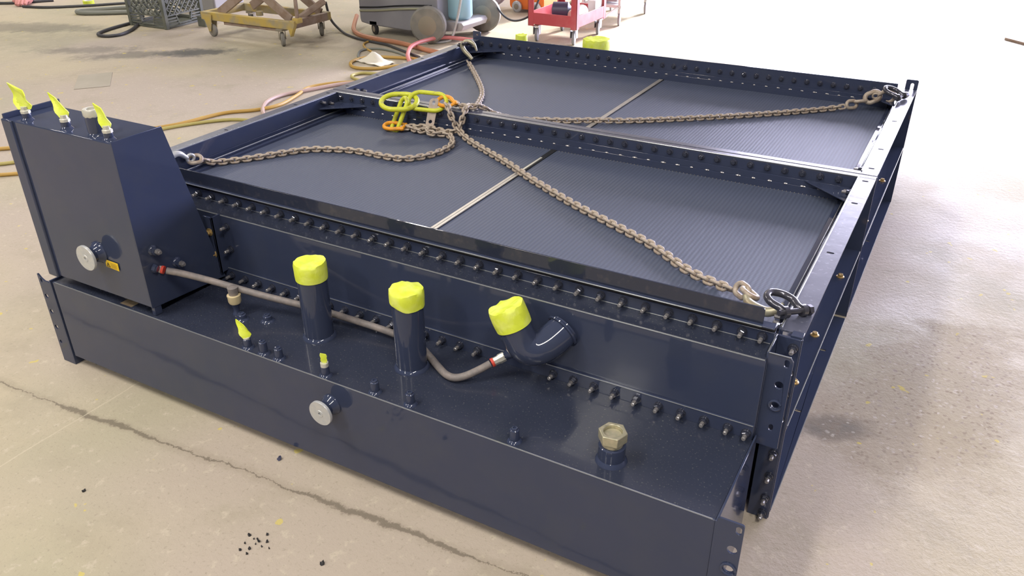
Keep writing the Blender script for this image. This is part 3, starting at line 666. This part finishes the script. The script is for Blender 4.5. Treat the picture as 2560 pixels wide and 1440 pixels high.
# front right end: connector links and hook
inst('connector_link', BIG, M.Translation((-.385, 1.892, .480)) @ M.Rotation(R(-40), 4, 'Z') @ M.Rotation(R(60), 4, 'X'), SL)
inst('connector_link', BIG, M.Translation((-.360, 1.868, .490)) @ M.Rotation(R(-45), 4, 'Z') @ M.Rotation(R(-25), 4, 'X'), SL)
hk = crom([(-.365, 1.858, .490), (-.354, 1.830, .487), (-.330, 1.808, .487), (-.300, 1.795, .490), (-.276, 1.795, .502), (-.266, 1.805, .518)], 6)
o = MB().tube(hk, [.0085+.0045*math.sin(math.pi*min(1, i/(len(hk)-1)*1.05))-.004*(i > len(hk)-4) for i in range(len(hk))], 12).build('hook', HOOKM, SL, smooth=180); o['label'] = 'pale worn steel hook at the front right corner'
# far right end
inst('connector_link', BIG, M.Translation((-.425, 3.812, .472)) @ M.Rotation(R(40), 4, 'Z') @ M.Rotation(R(70), 4, 'X'), SL)
inst('connector_link', BIG, M.Translation((-.393, 3.832, .485)) @ M.Rotation(R(40), 4, 'Z') @ M.Rotation(R(-20), 4, 'X'), SL)
inst('connector_link', BIG, M.Translation((-.350, 3.850, .505)) @ M.Rotation(R(20), 4, 'Z') @ M.Rotation(R(-25), 4, 'Y') @ M.Rotation(R(70), 4, 'X') @ M.Scale(1.3, 4), SL)
hook((-.330, 3.852, .515), (.8, .05, .35), (0, -.3, 1), 1.0, CHAIN, 'dull steel hook at the far right corner')
# far left end: big S hook hanging on the rail corner
hk = crom([(-2.325, 3.720, .480), (-2.345, 3.720, .498), (-2.372, 3.720, .520), (-2.385, 3.720, .546), (-2.366, 3.722, .566), (-2.338, 3.724, .570), (-2.312, 3.724, .556), (-2.297, 3.722, .525)], 6)
o = MB().tube(hk, [.0085+.0042*math.sin(math.pi*min(1, i/(len(hk)-1)*1.1))-.0045*max(0, (i-len(hk)*.8)/(len(hk)*.2)) for i in range(len(hk))], 12).build('hook', HOOKM, SL, smooth=180); o['label'] = 'large pale hook over the far left corner'
# front left end
inst('connector_link', BIG, M.Translation((-2.392, 1.905, .488)) @ M.Rotation(R(60), 4, 'Z') @ M.Rotation(R(40), 4, 'X'), SL)
hook((-2.398, 1.880, .500), (-.15, -.9, .35), (.2, .3, 1), 1.2, ZINC, 'pale hook at the front left corner')

# shackles bolted through the rails
SHK = mat('dark_shackle_steel', (.10, .10, .12), .22, .6, .3)
def shackle(c, d, side_, s_, label):
    c, d, sd_ = V(c), V(d).normalized(), V(side_).normalized(); h = .022*s_
    t = thing('shackle', c, label, 'shackle', 'shackles on the rail corners')
    bow = crom([c+sd_*h, c+d*.016*s_+sd_*h, c+d*.036*s_+sd_*h*1.25, c+d*.056*s_+sd_*h*.9, c+d*.066*s_, c+d*.056*s_-sd_*h*.9, c+d*.036*s_-sd_*h*1.25, c+d*.016*s_-sd_*h, c-sd_*h], 5)
    MB().tube(bow, .0080*s_, 12).build('bow', SHK, t, smooth=180)
    p_ = MB(); p_.cyl(c-sd_*h*1.7, c+sd_*h*1.5, .0062*s_, n=12); p_.lathe(c+sd_*h*1.5, sd_, [(0, .011*s_), (.009*s_, .011*s_)], 6); p_.build('pin', SHK, t)
    for q in (-1, 1): MB().lathe(c+sd_*h*q-sd_*.005*s_, sd_, [(0, .0125*s_), (.010*s_, .0125*s_)], 14).build('eye', SHK, t)
    return t
shackle((-2.395, 3.745, .546), (.80, -.2, .30), (.35, .9, 0), .95, 'dark shackle on the far left rail corner beside the large hook')
shackle((-.228, 1.728, .546), (-.70, .45, .16), (.62, .72, -.1), 1.15, 'dark shackle on the front right rail corner')
shackle((-.232, 3.755, .546), (-.80, .30, .28), (.35, .9, 0), 1.15, 'dark shackle on the far right rail corner')

# ------------------------------------------------------------------ background things
CRATE = mat('grey_green_crate_plastic', (.105, .115, .095), .55, var=(12, (.16, .165, .13), .4, .7))
def milk_crate():
    a = V((-6.49, 5.155, 0)); ux = V((-1, 0.0, 0)); uy = V((-.12, 1, 0)).normalized(); S = .47; Hh = .42
    t = thing('milk_crate', a+ux*S/2+uy*S/2, 'grey plastic milk crate with diagonal lattice sides beside the yellow cart', 'crate')
    def panel(o, d, nrm):
        lat = []
        z0, z1 = .115, Hh-.05; n = 7
        def P(x, z): return o+d*x+V((0, 0, z))
        for k in range(-n, n+1):
            for sg in (1, -1):
                x0 = S*.5+k*S/n; pts = []
                xa, za, xb, zb_ = x0-sg*(z1-z0)*.5, z0, x0+sg*(z1-z0)*.5, z1
                # clip to the panel
                def clip(xa, za, xb, zb_):
                    lo, hi = .03, S-.03; ts = [0., 1.]
                    dx = xb-xa
                    t0, t1 = 0., 1.
                    if abs(dx) < 1e-6: return None if not lo < xa < hi else (0, 1)
                    ta, tb = (lo-xa)/dx, (hi-xa)/dx
                    t0, t1 = max(t0, min(ta, tb)), min(t1, max(ta, tb)); return (t0, t1) if t1 > t0+.03 else None
                c_ = clip(xa, za, xb, zb_)
                if not c_: continue
                q0 = P(xa+(xb-xa)*c_[0], za+(zb_-za)*c_[0]); q1 = P(xa+(xb-xa)*c_[1], za+(zb_-za)*c_[1])
                MB().bar(q0+nrm*(.004*sg), q1+nrm*(.004*sg), .009, .012, nrm).build('lattice_slat', CRATE, t)
        for z in (.012, .036, .060, .084): 
            for xa, xb in (((.0, .15), (.32, S)) if .03 < z else ((0, S),)):
                MB().bar(P(xa, z), P(xb, z), .013, .016, nrm).build('base_slat', CRATE, t)
        MB().bar(P(.0, .112), P(S, .112), .012, .016, nrm).build('base_slat', CRATE, t)
        fr = MB(); fr.bar(P(.13, .112), P(.155, .045), .010, .022, nrm); fr.bar(P(.34, .112), P(.315, .045), .010, .022, nrm); fr.bar(P(.155, .030), P(.315, .030), .012, .022, nrm); fr.build('handle_hole_frame', CRATE, t)
        MB().bar(P(0, Hh-.02), P(S, Hh-.02), .05, .022, nrm).build('rim', CRATE, t)
    corners = [a, a+ux*S, a+ux*S+uy*S, a+uy*S]
    dirs = [(a, ux, -uy), (a, uy, -ux), (a+uy*S, ux, uy), (a+ux*S, uy, ux)]
    for o_, d_, n_ in dirs: panel(o_, d_, n_)
    for c_ in corners:
        MB().bar(c_+V((0, 0, .0)), c_+V((0, 0, Hh)), .036, .036, (1, 0, 0)).build('corner_post', CRATE, t, .004)
    m_ = MB(); m_.plate([(0, 0), (S, 0), (S, S), (0, S)], [], a+V((0, 0, .006)), ux, uy, .008); m_.build('bottom', CRATE, t)
milk_crate()
YEL = mat('worn_yellow_paint', (.52, .38, .10), .5, var=(9, (.36, .31, .20), .42, .62), bump=(60, .15))
RUST = mat('dusty_pinkish_steel', (.34, .26, .21), .6, var=(14, (.25, .17, .12), .45, .7))
TYRE = mat('dusty_grey_tyre', (.20, .195, .175), .7, var=(10, (.28, .26, .22), .4, .7))
HUBM = mat('dusty_hub', (.30, .27, .21), .5, .3)
def wheel(t, c, ax, r, wdt, tm=TYRE, hm=HUBM):
    c, ax = V(c), V(ax).normalized()
    MB().lathe(c-ax*wdt/2, ax, [(0, r*.62), (.002, r*.90), (wdt*.2, r), (wdt*.8, r), (wdt-.002, r*.90), (wdt, r*.62)], 28).build('tyre', tm, t)
    MB().lathe(c-ax*(wdt/2+.004), ax, [(0, r*.12), (.002, r*.30), (.004, r*.52), (.006, r*.60), (wdt+.002, r*.60), (wdt+.004, r*.52), (wdt+.008, r*.14)], 20).build('hub', hm, t)
def lift_cart():
    t = thing('lift_cart', (-5.45, 5.4, 0), 'worn yellow scissor lift cart on casters beside the crate', 'lift cart')
    y0, y1 = 5.15, 5.62; xl, xr = -5.985, -4.955
    MB().box(xl, xr, y0-.022, y0+.022, .140, .207).build('frame_rail', YEL, t, .004)
    MB().box(xl, xr, y1-.022, y1+.022, .140, .207).build('frame_rail', YEL, t, .004)
    MB().box(xl, xl+.05, y0+.022, y1-.022, .145, .205).build('cross_member', YEL, t, .003)
    MB().box(xr-.05, xr, y0+.022, y1-.022, .140, .205).build('cross_member', RUST, t, .003)
    MB().box(xl+.25, xr-.12, y0-.005, y0+.012, .112, .140).build('lower_rail', RUST, t, .002)
    wg = MB(); wg.plate([(0, 0), (.055, .10), (.055, .13), (0, .13), (-.015, .06)], [], (xr, y0-.03, .085), (1, 0, 0), (0, 0, 1), -.04); wg.build('corner_block', YEL, t, .003)
    # fixed fork at the left, swivel casters elsewhere
    fk = MB()
    for dy in (-.035, .028): fk.plate([(-.055, .12), (.055, .12), (.022, -.02), (-.004, -.025)], [], (-5.895, y0+dy, .07), (1, 0, 0), (0, 0, 1), -.006)
    fk.build('caster_fork', YEL, t, .002); wheel(t, (-5.885, y0, .052), (0.15, 1, 0), .052, .034)
    for (x, y, an) in ((-5.065, y0-.01, 50), (-5.06, y1, 35), (-5.88, y1, 10)):
        wheel(t, (x, y, .056), (math.cos(R(an)), math.sin(R(an)), 0), .056, .034)
        k = MB(); d_ = V((math.cos(R(an)), math.sin(R(an)), 0))
        for s_ in (-1, 1): k.bar(V((x, y, .056))+d_*.026*s_, V((x, y, .125))+d_*.026*s_, .035, .004, d_)
        k.box(x-.035, x+.035, y-.035, y+.035, .125, .140); k.build('caster_fork', HUBM, t)
    # scissor arms
    for (p, q, m_) in (((-5.80, y0+.03, .20), (-4.80, y0+.03, .78), RUST), ((-5.02, y0+.07, .20), (-5.95, y0+.07, .78), RUST), ((-5.80, y1-.06, .20), (-4.80, y1-.06, .78), RUST), ((-5.02, y1-.03, .20), (-5.95, y1-.03, .78), RUST)):
        MB().bar(p, q, .022, .075, (0, 0, 1)).build('scissor_arm', m_, t, .004)
    MB().bar((-5.05, y0+.2, .19), (-4.90, y1-.1, .32), .05, .05).build('pump_body', RUST, t, .01)
    MB().box(-5.9, -4.9, y0-.02, y1+.02, .78, .84).build('platform', YEL, t, .004)
    MB().cyl((-4.905, y0+.02, .205), (-4.885, y0+.02, .85), .016, n=12).build('handle_post', RUST, t)
    MB().box(-4.935, -4.875, y0-.01, y0+.05, .195, .235).build('handle_socket', YEL, t, .004)
    MB().cyl((-5.40, y0+.10, .20), (-5.40, y0+.10, .235), .03, n=16).build('pivot_boss', YEL, t)
lift_cart()
GREYP = mat('grey_moulded_body', (.235, .235, .26), .45, var=(4, (.28, .28, .30), .4, .7))
TRIM = mat('olive_grey_trim', (.30, .30, .21), .5)
def machine():
    t = thing('welding_machine', (-4.45, 6.05, 0), 'grey wheeled welding machine with large dusty wheel behind the lift cart', 'welding machine')
    y0, y1 = 5.84, 6.36
    bd = MB(); out = [(-4.80, .13), (-4.79, .10), (-4.70, .085), (-4.28, .070), (-4.02, .10), (-3.98, .14), (-3.98, .75), (-4.80, .80)]
    bd.plate(out, [], (0, y1, 0), (1, 0, 0), (0, 0, 1), y1-y0); bd.build('cabinet', GREYP, t, .012)
    for z, n_, m_ in ((.235, 'trim_band', TRIM), (.262, 'trim_groove', DARK)):
        MB().tube(crom([(-4.79, y0-.003, z-.035), (-4.60, y0-.003, z-.020), (-4.40, y0-.003, z+.005), (-4.20, y0-.003, z+.025), (-4.03, y0-.003, z+.035)], 6), .010 if m_ is TRIM else .006, 8).build(n_, m_, t)
    wheel(t, (-4.035, y0-.055, .152), (.30, -1, 0), .152, .080)
    wheel(t, (-3.88, y1+.06, .152), (.30, -1, 0), .152, .080)
    MB().cyl((-4.035, y0-.05, .152), (-3.88, y1+.06, .152), .014, n=10).build('axle', HUBM, t)
    wheel(t, (-4.665, y0+.03, .05), (.5, 1, 0), .05, .03, RUBB)
    wheel(t, (-4.665, y1-.05, .05), (.5, 1, 0), .05, .03, RUBB)
    MB().box(-4.70, -4.62, y0, y0+.06, .085, .12).build('caster_mount', RUBB, t, .003)
    sh = MB(); sh.plate([(0, 0), (.17, .02), (.19, .06), (.17, .085), (0, .085)], [], (-3.98, 6.34, .075), (1, 0, 0), (0, 0, 1), .40); sh.build('bottle_shelf', mat('pale_shelf', (.40, .38, .39), .5), t, .006)
machine()
BLUE = mat('pale_blue_cylinder_paint', (.33, .55, .64), .35, 0, .3)
gcx, gcy = -3.925, 6.10
gb = thing('gas_cylinder', (gcx, gcy, .165), 'pale blue gas cylinder standing on the welding machine shelf', 'gas cylinder')
MB().lathe((gcx, gcy, .162), (0, 0, 1), [(0, .085), (.012, .098), (.03, .110), (.75, .110), (.85, .08), (.90, .03)], 30).build('shell', BLUE, gb)
MB().lathe((gcx, gcy, 1.06), (0, 0, 1), [(0, .018), (.05, .018), (.06, .035), (.08, .035)], 12).build('valve', BRASS, gb)
RED = mat('red_cart_paint', (.50, .07, .085), .45, 0, .0, var=(6, (.54, .14, .15), .4, .65))
def red_cart():
    x0, x1, y0, y1 = -3.345, -2.895, 6.25, 6.85
    t = thing('tool_cart', ((x0+x1)/2, 6.55, 0), 'red steel tool cart on casters behind the radiator', 'tool cart')
    for (x, y) in ((x0+.026, y0+.02), (x1-.026, y0+.02), (x0+.026, y1-.02), (x1-.026, y1-.02)):
        p = MB(); sx = 1 if x < -3.1 else -1; sy = 1 if y < 6.5 else -1
        p.box(*sorted((x-.026*sx, x+.028*sx)), *sorted((y-.02*sy, y-.015*sy)), .13, .80); p.box(*sorted((x-.026*sx, x-.021*sx)), *sorted((y-.02*sy, y+.03*sy)), .13, .80)
        p.build('corner_post', RED, t, .001)
    MB().box(x0+.05, x1-.05, y0+.001, y0+.006, .145, .238).build('tray_side', RED, t, .001)
    MB().box(x0+.05, x1-.05, y1-.006, y1-.001, .145, .238).build('tray_side', RED, t, .001)
    MB().box(x0+.001, x0+.006, y0+.05, y1-.05, .145, .238).build('tray_side', RED, t, .001)
    MB().box(x1-.006, x1-.001, y0+.05, y1-.05, .145, .238).build('tray_side', RED, t, .001)
    MB().box(x0+.006, x1-.006, y0+.006, y1-.006, .15, .156).build('tray', RED, t)
    MB().box(x0, x1, y0, y1, .74, .80).build('top_tray', RED, t, .002)
    CAST = mat('pale_caster_steel', (.5, .5, .52), .35, .6)
    for (x, y) in ((x0+.06, y0+.05), (x1-.045, y0+.05), (x0+.06, y1-.06), (x1-.045, y1-.06)):
        wheel(t, (x, y, .055), (.95, .30, 0), .055, .028, mat('caster_rubber', (.25, .25, .26), .5), CAST)
        k = MB()
        for s_ in (-1, 1): k.bar((x+.022*s_, y+.007*s_, .055), (x+.022*s_, y+.007*s_, .125), .003, .040, (0, 1, 0))
        k.box(x-.026, x+.026, y-.03, y+.03, .122, .131); k.build('caster_fork', CAST, t)
red_cart()
# things lying in the lower tray of the red cart
NAVY = mat('dark_blue_part', (.06, .065, .12), .4)
def tray_thing(name, mb, m, label, cat): tag(mb.build(name, m, None, .003), label, cat)
tray_thing('motor_housing', MB().lathe((-3.22, 6.45, .231), (.95, .3, 0), [(0, .03), (.01, .072), (.14, .072), (.15, .05), (.17, .03)], 20), NAVY, 'dark blue motor housing in the red cart tray', 'motor')
tray_thing('pale_duct', MB().lathe((-2.985, 6.36, .216), (.1, .95, .12), [(0, .045), (.01, .055), (.16, .055), (.17, .05)], 18), WHITEFIT, 'pale round duct in the red cart tray', 'duct')
tray_thing('white_box', MB().box(-2.985, -2.915, 6.66, 6.80, .157, .30), mat('white_card', (.8, .8, .8), .6), 'small white box in the red cart tray', 'box')
tray_thing('pipe_bracket', MB().tube(crom([(-3.28, 6.60, .170), (-3.20, 6.62, .21), (-3.12, 6.66, .29), (-3.06, 6.70, .33)], 6), .013, 10), HEXM, 'olive bent pipe leaning in the red cart tray', 'pipe')
# orange wheeled jack, black rolling drum, far pale cart
ORG = mat('bright_orange_plastic', (.85, .20, .03), .45)
t = thing('rolling_toolbox', (-3.98, 7.55, 0), 'bright orange rolling toolbox left of the red cart', 'toolbox')
MB().plate(rect(-4.16, -3.78, .03, .60, .04), [], (0, 7.75, 0), (1, 0, 0), (0, 0, 1), .36).build('shell', ORG, t, .01)
wheel(t, (-4.07, 7.375, .055), (.1, 1, 0), .055, .03, ZINC); wheel(t, (-3.86, 7.375, .055), (.1, 1, 0), .055, .03, ZINC)
MB().box(-3.94, -3.90, 7.375, 7.392, .10, .55).build('groove_strip', RED, t, .003)
t = thing('hose_reel', (-4.53, 7.62, 0), 'dusty purple-grey hose reel standing near the door', 'hose reel')
PURP = mat('dusty_purple_grey', (.38, .33, .38), .6)
wheel(t, (-4.46, 7.52, .19), (.25, -1, 0), .19, .10, PURP, HUBM)
MB().box(-4.86, -4.52, 7.50, 7.75, .02, .24).build('base_box', PURP, t, .01)
t = thing('pale_cart', (-2.95, 7.35, 0), 'pale wheeled rack in the glare behind the red cart', 'rack')
PALE = mat('bleached_steel', (.72, .70, .70), .5); GRYS = mat('grey_scrap', (.34, .31, .33), .6)
MB().box(-3.30, -2.90, 7.2, 7.9, .155, .18).build('shelf', PALE, t, .003)
for (x, y) in ((-3.28, 7.22), (-2.92, 7.22), (-3.28, 7.88), (-2.92, 7.88)): MB().box(x-.012, x+.012, y-.012, y+.012, .10, .60).build('upright', PALE, t)
for (x, y) in ((-3.28, 7.22), (-3.03, 7.02)): wheel(t, (x, y, .065), (.95, .3, 0), .06, .024, GRYS, PALE)
for (x, y) in ((-3.28, 7.88), (-2.92, 7.88), (-2.92, 7.22)): wheel(t, (x, y, .055), (.95, .3, 0), .055, .024, GRYS, PALE)
MB().bar((-3.03, 7.02, .07), (-2.93, 7.20, .16), .02, .02).build('wheel_arm', PALE, t)
tag(MB().bar((-3.27, 7.35, .22), (-2.95, 7.30, .24), .12, .08).build('scrap_part', GRYS, None, .01), 'grey metal part lying on the pale rack', 'metal part')
# dark block seen between crate and cart, steel bar by the right edge
tag(MB().plate([(0, 0), (.10, 0), (.10, .05), (.06, .09), (0, .09)], [], (-6.36, 5.50, 0), (1, 0, 0), (0, 0, 1), .10).build('wheel_chock', CRATE, None, .004), 'dark wedge wheel chock between crate and lift cart', 'wheel chock')
tag(MB().bar((.20, 8.18, .01), (.62, 7.75, .01), .05, .02).build('steel_bar', RUST, None, .002), 'rusty flat bar lying on the bright floor near the door', 'steel bar')
tag(MB().box(-7.25, -6.72, 5.95, 6.35, 0, .32).build('storage_tub', mat('pale_grey_tub', (.42, .41, .40), .6), None, .02), 'pale grey tub behind the milk crate', 'tub')
# floor cover plate
fc = V((-5.48, 3.643, 0)); du = V((-5.579+5.719, 3.842-3.675, 0)).normalized(); 
tag(MB().plate([(-.115, -.205), (.115, -.205), (.115, .215), (-.115, .205)], [], fc, du, V((-du.y, du.x, 0)), .004).build('floor_cover', mat('concrete_cover', (.37, .335, .265), .7, var=(4, (.42, .38, .31), .4, .7)), None, .001), 'square grey cover plate set in the concrete floor', 'cover plate')
# ------------------------------------------------------------------ hoses and cords on the floor
def cord(name, pts, r, m, label, cat='cord', per=8):
    return tag(MB().tube(crom([(p[0], p[1], p[2] if len(p) > 2 else r) for p in pts], per), r, 8).build(name, m), label, cat)
YC = mat('yellow_orange_cord', (.50, .31, .07), .5); OC = mat('orange_air_hose', (.50, .22, .12), .5); RC = mat('red_air_hose', (.66, .21, .20), .45)
PK = mat('pinkish_hose', (.50, .36, .31), .5); BC = mat('black_cable', (.05, .05, .055), .5); GC = mat('grey_green_cable', (.20, .21, .18), .5); YG = mat('lime_cord', (.44, .38, .12), .5)
cord('extension_cord', [(-5.2, 2.0), (-4.598, 2.42), (-4.35, 2.75), (-4.134, 3.108), (-4.078, 3.254), (-4.023, 3.490), (-3.895, 3.636), (-3.843, 3.795), (-3.90, 4.02), (-3.96, 4.22), (-3.829, 4.43), (-3.55, 4.55)], .011, YC, 'yellow-orange extension cord running along the left of the radiator', per=6)
cord('extension_cord', [(-4.9, 1.9), (-4.36, 2.28), (-4.22, 2.7), (-4.10, 3.10), (-3.915, 3.387), (-3.724, 3.462), (-3.45, 3.45)], .010, YG, 'lime-yellow cord curving towards the radiator side', per=6)
cord('extension_cord', [(-4.7, 1.8), (-4.19, 2.19), (-3.9, 2.5), (-3.6, 2.7)], .010, YC, 'short yellow-orange cord passing behind the header box')
cord('air_hose', [(-3.62, 3.50), (-3.80, 3.60), (-3.95, 3.78), (-3.985, 3.95), (-3.928, 4.118), (-3.80, 4.40), (-3.6, 4.55)], .013, PK, 'pinkish hose arching beside the middle beam', 'hose')
cord('air_hose', [(-3.70, 5.05, .02), (-3.843, 5.207, .04), (-3.975, 5.447, .05), (-4.00, 5.66, .05), (-3.93, 5.84, .05), (-3.75, 5.95, .03), (-3.45, 5.95, .02)], .016, RC, 'bright red air hose by the far left corner', 'hose')
cord('air_hose', [(-5.05, 6.10, .09), (-4.90, 5.86, .03), (-4.72, 5.72), (-4.493, 5.650), (-4.266, 5.625), (-4.03, 5.560), (-3.856, 5.500), (-3.65, 5.45)], .020, OC, 'brown-orange air hose in front of the large wheel', 'hose')
cord('extension_cord', [(-3.55, 5.05), (-3.768, 4.99), (-3.876, 4.846), (-4.024, 4.795), (-4.141, 4.874), (-4.185, 4.997), (-4.133, 5.129), (-3.921, 5.21), (-3.65, 5.25)], .012, YC, 'looped yellow-orange cord around the white rag')
cord('extension_cord', [(-3.60, 4.75), (-3.80, 4.72), (-3.886, 4.69), (-3.905, 4.60), (-3.816, 4.536), (-3.6, 4.48)], .011, YG, 'small lime-yellow cord loop near the left rail')
cord('extension_cord', [(-4.519, 5.62), (-4.50, 5.50), (-4.404, 5.385), (-4.244, 5.273), (-4.158, 5.162), (-4.2, 5.05)], .009, YC, 'thin yellow squiggle of cord on the floor')
cord('cable', [(-4.15, 5.02), (-4.256, 5.110), (-4.36, 5.293), (-4.257, 5.396), (-3.988, 5.329), (-3.75, 5.15)], .009, GC, 'grey-green cable loop on the floor', 'cable')
cord('cable', [(-5.14, 5.80, .25), (-5.12, 5.82, .10), (-4.98, 5.78, .02), (-4.80, 5.68), (-4.6, 5.60), (-4.304, 5.539), (-4.15, 5.47), (-3.8, 5.30)], .011, BC, 'black cable curving off the machine front', 'cable')
cord('cable', [(-9.9, 4.9), (-9.145, 5.238), (-9.0, 5.36), (-8.8, 5.62)], .014, BC, 'black cable by the pink glove', 'cable')
cord('cable', [(-8.75, 5.235), (-8.464, 5.325), (-8.158, 5.613), (-7.941, 5.885), (-7.6, 6.2)], .013, BC, 'long thin black cable left of the crate', 'cable')
cord('cable', [(-7.35, 5.95), (-7.62, 5.72), (-7.80, 5.48), (-7.93, 5.32), (-7.90, 5.26), (-7.80, 5.26), (-7.631, 5.36), (-7.40, 5.52), (-7.10, 5.60)], .022, GC, 'thick grey cable doubled over left of the crate', 'cable')
cord('cable', [(-7.02, 5.30), (-6.98, 5.12), (-6.93, 4.90), (-6.85, 4.72), (-6.76, 4.655), (-6.66, 4.68), (-6.63, 4.78), (-6.72, 4.96), (-6.85, 5.12), (-7.05, 5.35)], .014, BC, 'black cable loop in front of the milk crate', 'cable')
cord('cable', [(-3.93, 6.42, .42), (-3.80, 6.45, .26), (-3.66, 6.40, .155), (-3.53, 6.38, .13), (-3.42, 6.44, .18), (-3.40, 6.56, .30), (-3.41, 6.70, .46)], .009, BC, 'thin black cable hanging between cylinder and red cart', 'cable')
cord('cable', [(-3.80, 5.95, .40), (-3.84, 5.93, .20), (-3.88, 5.90, .05), (-3.93, 5.86, .012), (-4.1, 5.70)], .011, ZINC, 'pale cable hanging down beside the gas cylinder', 'cable')
# rag, glove, tape roll, crumbs
rg = MB(); vv = []; ff = []; n = 9
for i in range(n):
    for j in range(n):
        a, b = i/(n-1)-.5, j/(n-1)-.5; z = .010+.22*max(0, .36-math.hypot(a+.22, b-.05))+.018*abs(NZ.noise(V((a*6, b*6, 2))))
        vv.append((-4.0+a*.24*(1-.5*b)+b*.08, 5.03+b*.15-a*.06, z))
vv += [(x, y, max(z-.006, .001)) for x, y, z in vv]
for i in range(n-1):
    for j in range(n-1): q = i*n+j; ff += [(q, q+1, q+n+1, q+n), (n*n+q, n*n+q+n, n*n+q+n+1, n*n+q+1)]
rim_ = [j for j in range(n)]+[i*n+n-1 for i in range(1, n)]+[(n-1)*n+j for j in range(n-2, -1, -1)]+[i*n for i in range(n-2, 0, -1)]
for a_, b_2 in zip(rim_, rim_[1:]+rim_[:1]): ff.append((a_, b_2, b_2+n*n, a_+n*n))
tag(rg.add(vv, ff).build('rag', mat('white_rag', (.78, .74, .62), .8), smooth=60), 'crumpled white rag on the floor beside the cord loop', 'rag')
GLV = mat('pink_glove_fabric', (.62, .27, .25), .8, bump=(60, .2))
t = thing('work_glove', (-8.9, 5.35, 0), 'pink work glove with cream cuff lying at the frame edge', 'glove')
pm = MB(); pm.tube(crom([(-8.98, 5.50, .05), (-8.93, 5.42, .052), (-8.87, 5.34, .045)], 4), [.045]*4+[.055]*4+[.046], 12)
for k, (dx, l) in enumerate(((-.045, .10), (-.015, .125), (.018, .12), (.045, .10))):
    b0 = V((-8.88+dx*.85, 5.345+dx*.55, .045)); d_ = V((.55, -.80, 0)).normalized()
    pm.tube(crom([b0, b0+d_*l*.45+V((0, 0, .006)), b0+d_*l*.85-V((0, 0, .018)), b0+d_*l-V((0, 0, .026))], 4), [.019]*4+[.018]*4+[.016]*4+[.011], 10)
pm.tube(crom([(-8.99, 5.44, .045), (-9.03, 5.38, .04), (-9.02, 5.31, .028)], 4), [.02]*4+[.018]*4+[.013], 10)
pm.build('hand', GLV, t, smooth=180)
MB().tube(crom([(-8.98, 5.47, .055), (-8.99, 5.56, .062), (-8.96, 5.66, .065)], 4), [.062]*4+[.07]*4+[.075], 14).build('cuff', mat('cream_cuff', (.75, .71, .52), .8), t)
rt = MB(); rt.lathe((-8.27, 5.66, .001), (0, 0, 1), [(0, .042), (0, .055), (.045, .055), (.045, .042), (0, .042)], 24, close0=False, close1=False)
t = thing('tape_roll', (-8.27, 5.66, 0), 'roll of yellow-green tape standing behind the crate cables', 'tape roll'); rt.build('tape_band', TAPE, t)
MB().lathe((-8.27, 5.66, .001), (0, 0, 1), [(0, .034), (0, .042), (.045, .042), (.045, .034), (0, .034)], 20, close0=False, close1=False).build('core_ring', mat('white_core', (.8, .8, .78), .7), t)
GRIT = mat('black_grit', (.045, .045, .05), .7)
random.seed(11)
def crumb(x, y, s_, label, group, m=GRIT):
    mb = MB(); prof = [(0, s_*.55), (s_*.35, s_), (s_*.8, s_*.8), (s_*1.1, s_*.35)]
    mb.lathe((x, y, .0), (0, 0, 1), prof, 7, jit=.25); tag(mb.build('grit_crumb', m, smooth=0), label, 'grit', group)
for k in range(13):
    crumb(-1.262+random.gauss(0, .022), .957+random.gauss(0, .020), random.uniform(.0018, .0042), 'tiny black crumb in the scatter on the front floor', 'crumbs on the front floor')
crumb(-1.788, .869, .005, 'lone black crumb on the floor at lower left', 'lone crumbs'); crumb(-1.073, .982, .0065, 'lone black lump right of the crumb scatter', 'lone crumbs')
crumb(-1.424, 1.213, .007, 'small dark scrap near the front plate', 'lone crumbs', NAVY)
for o in sc.objects:
    if 'anchor' in o: del o['anchor']
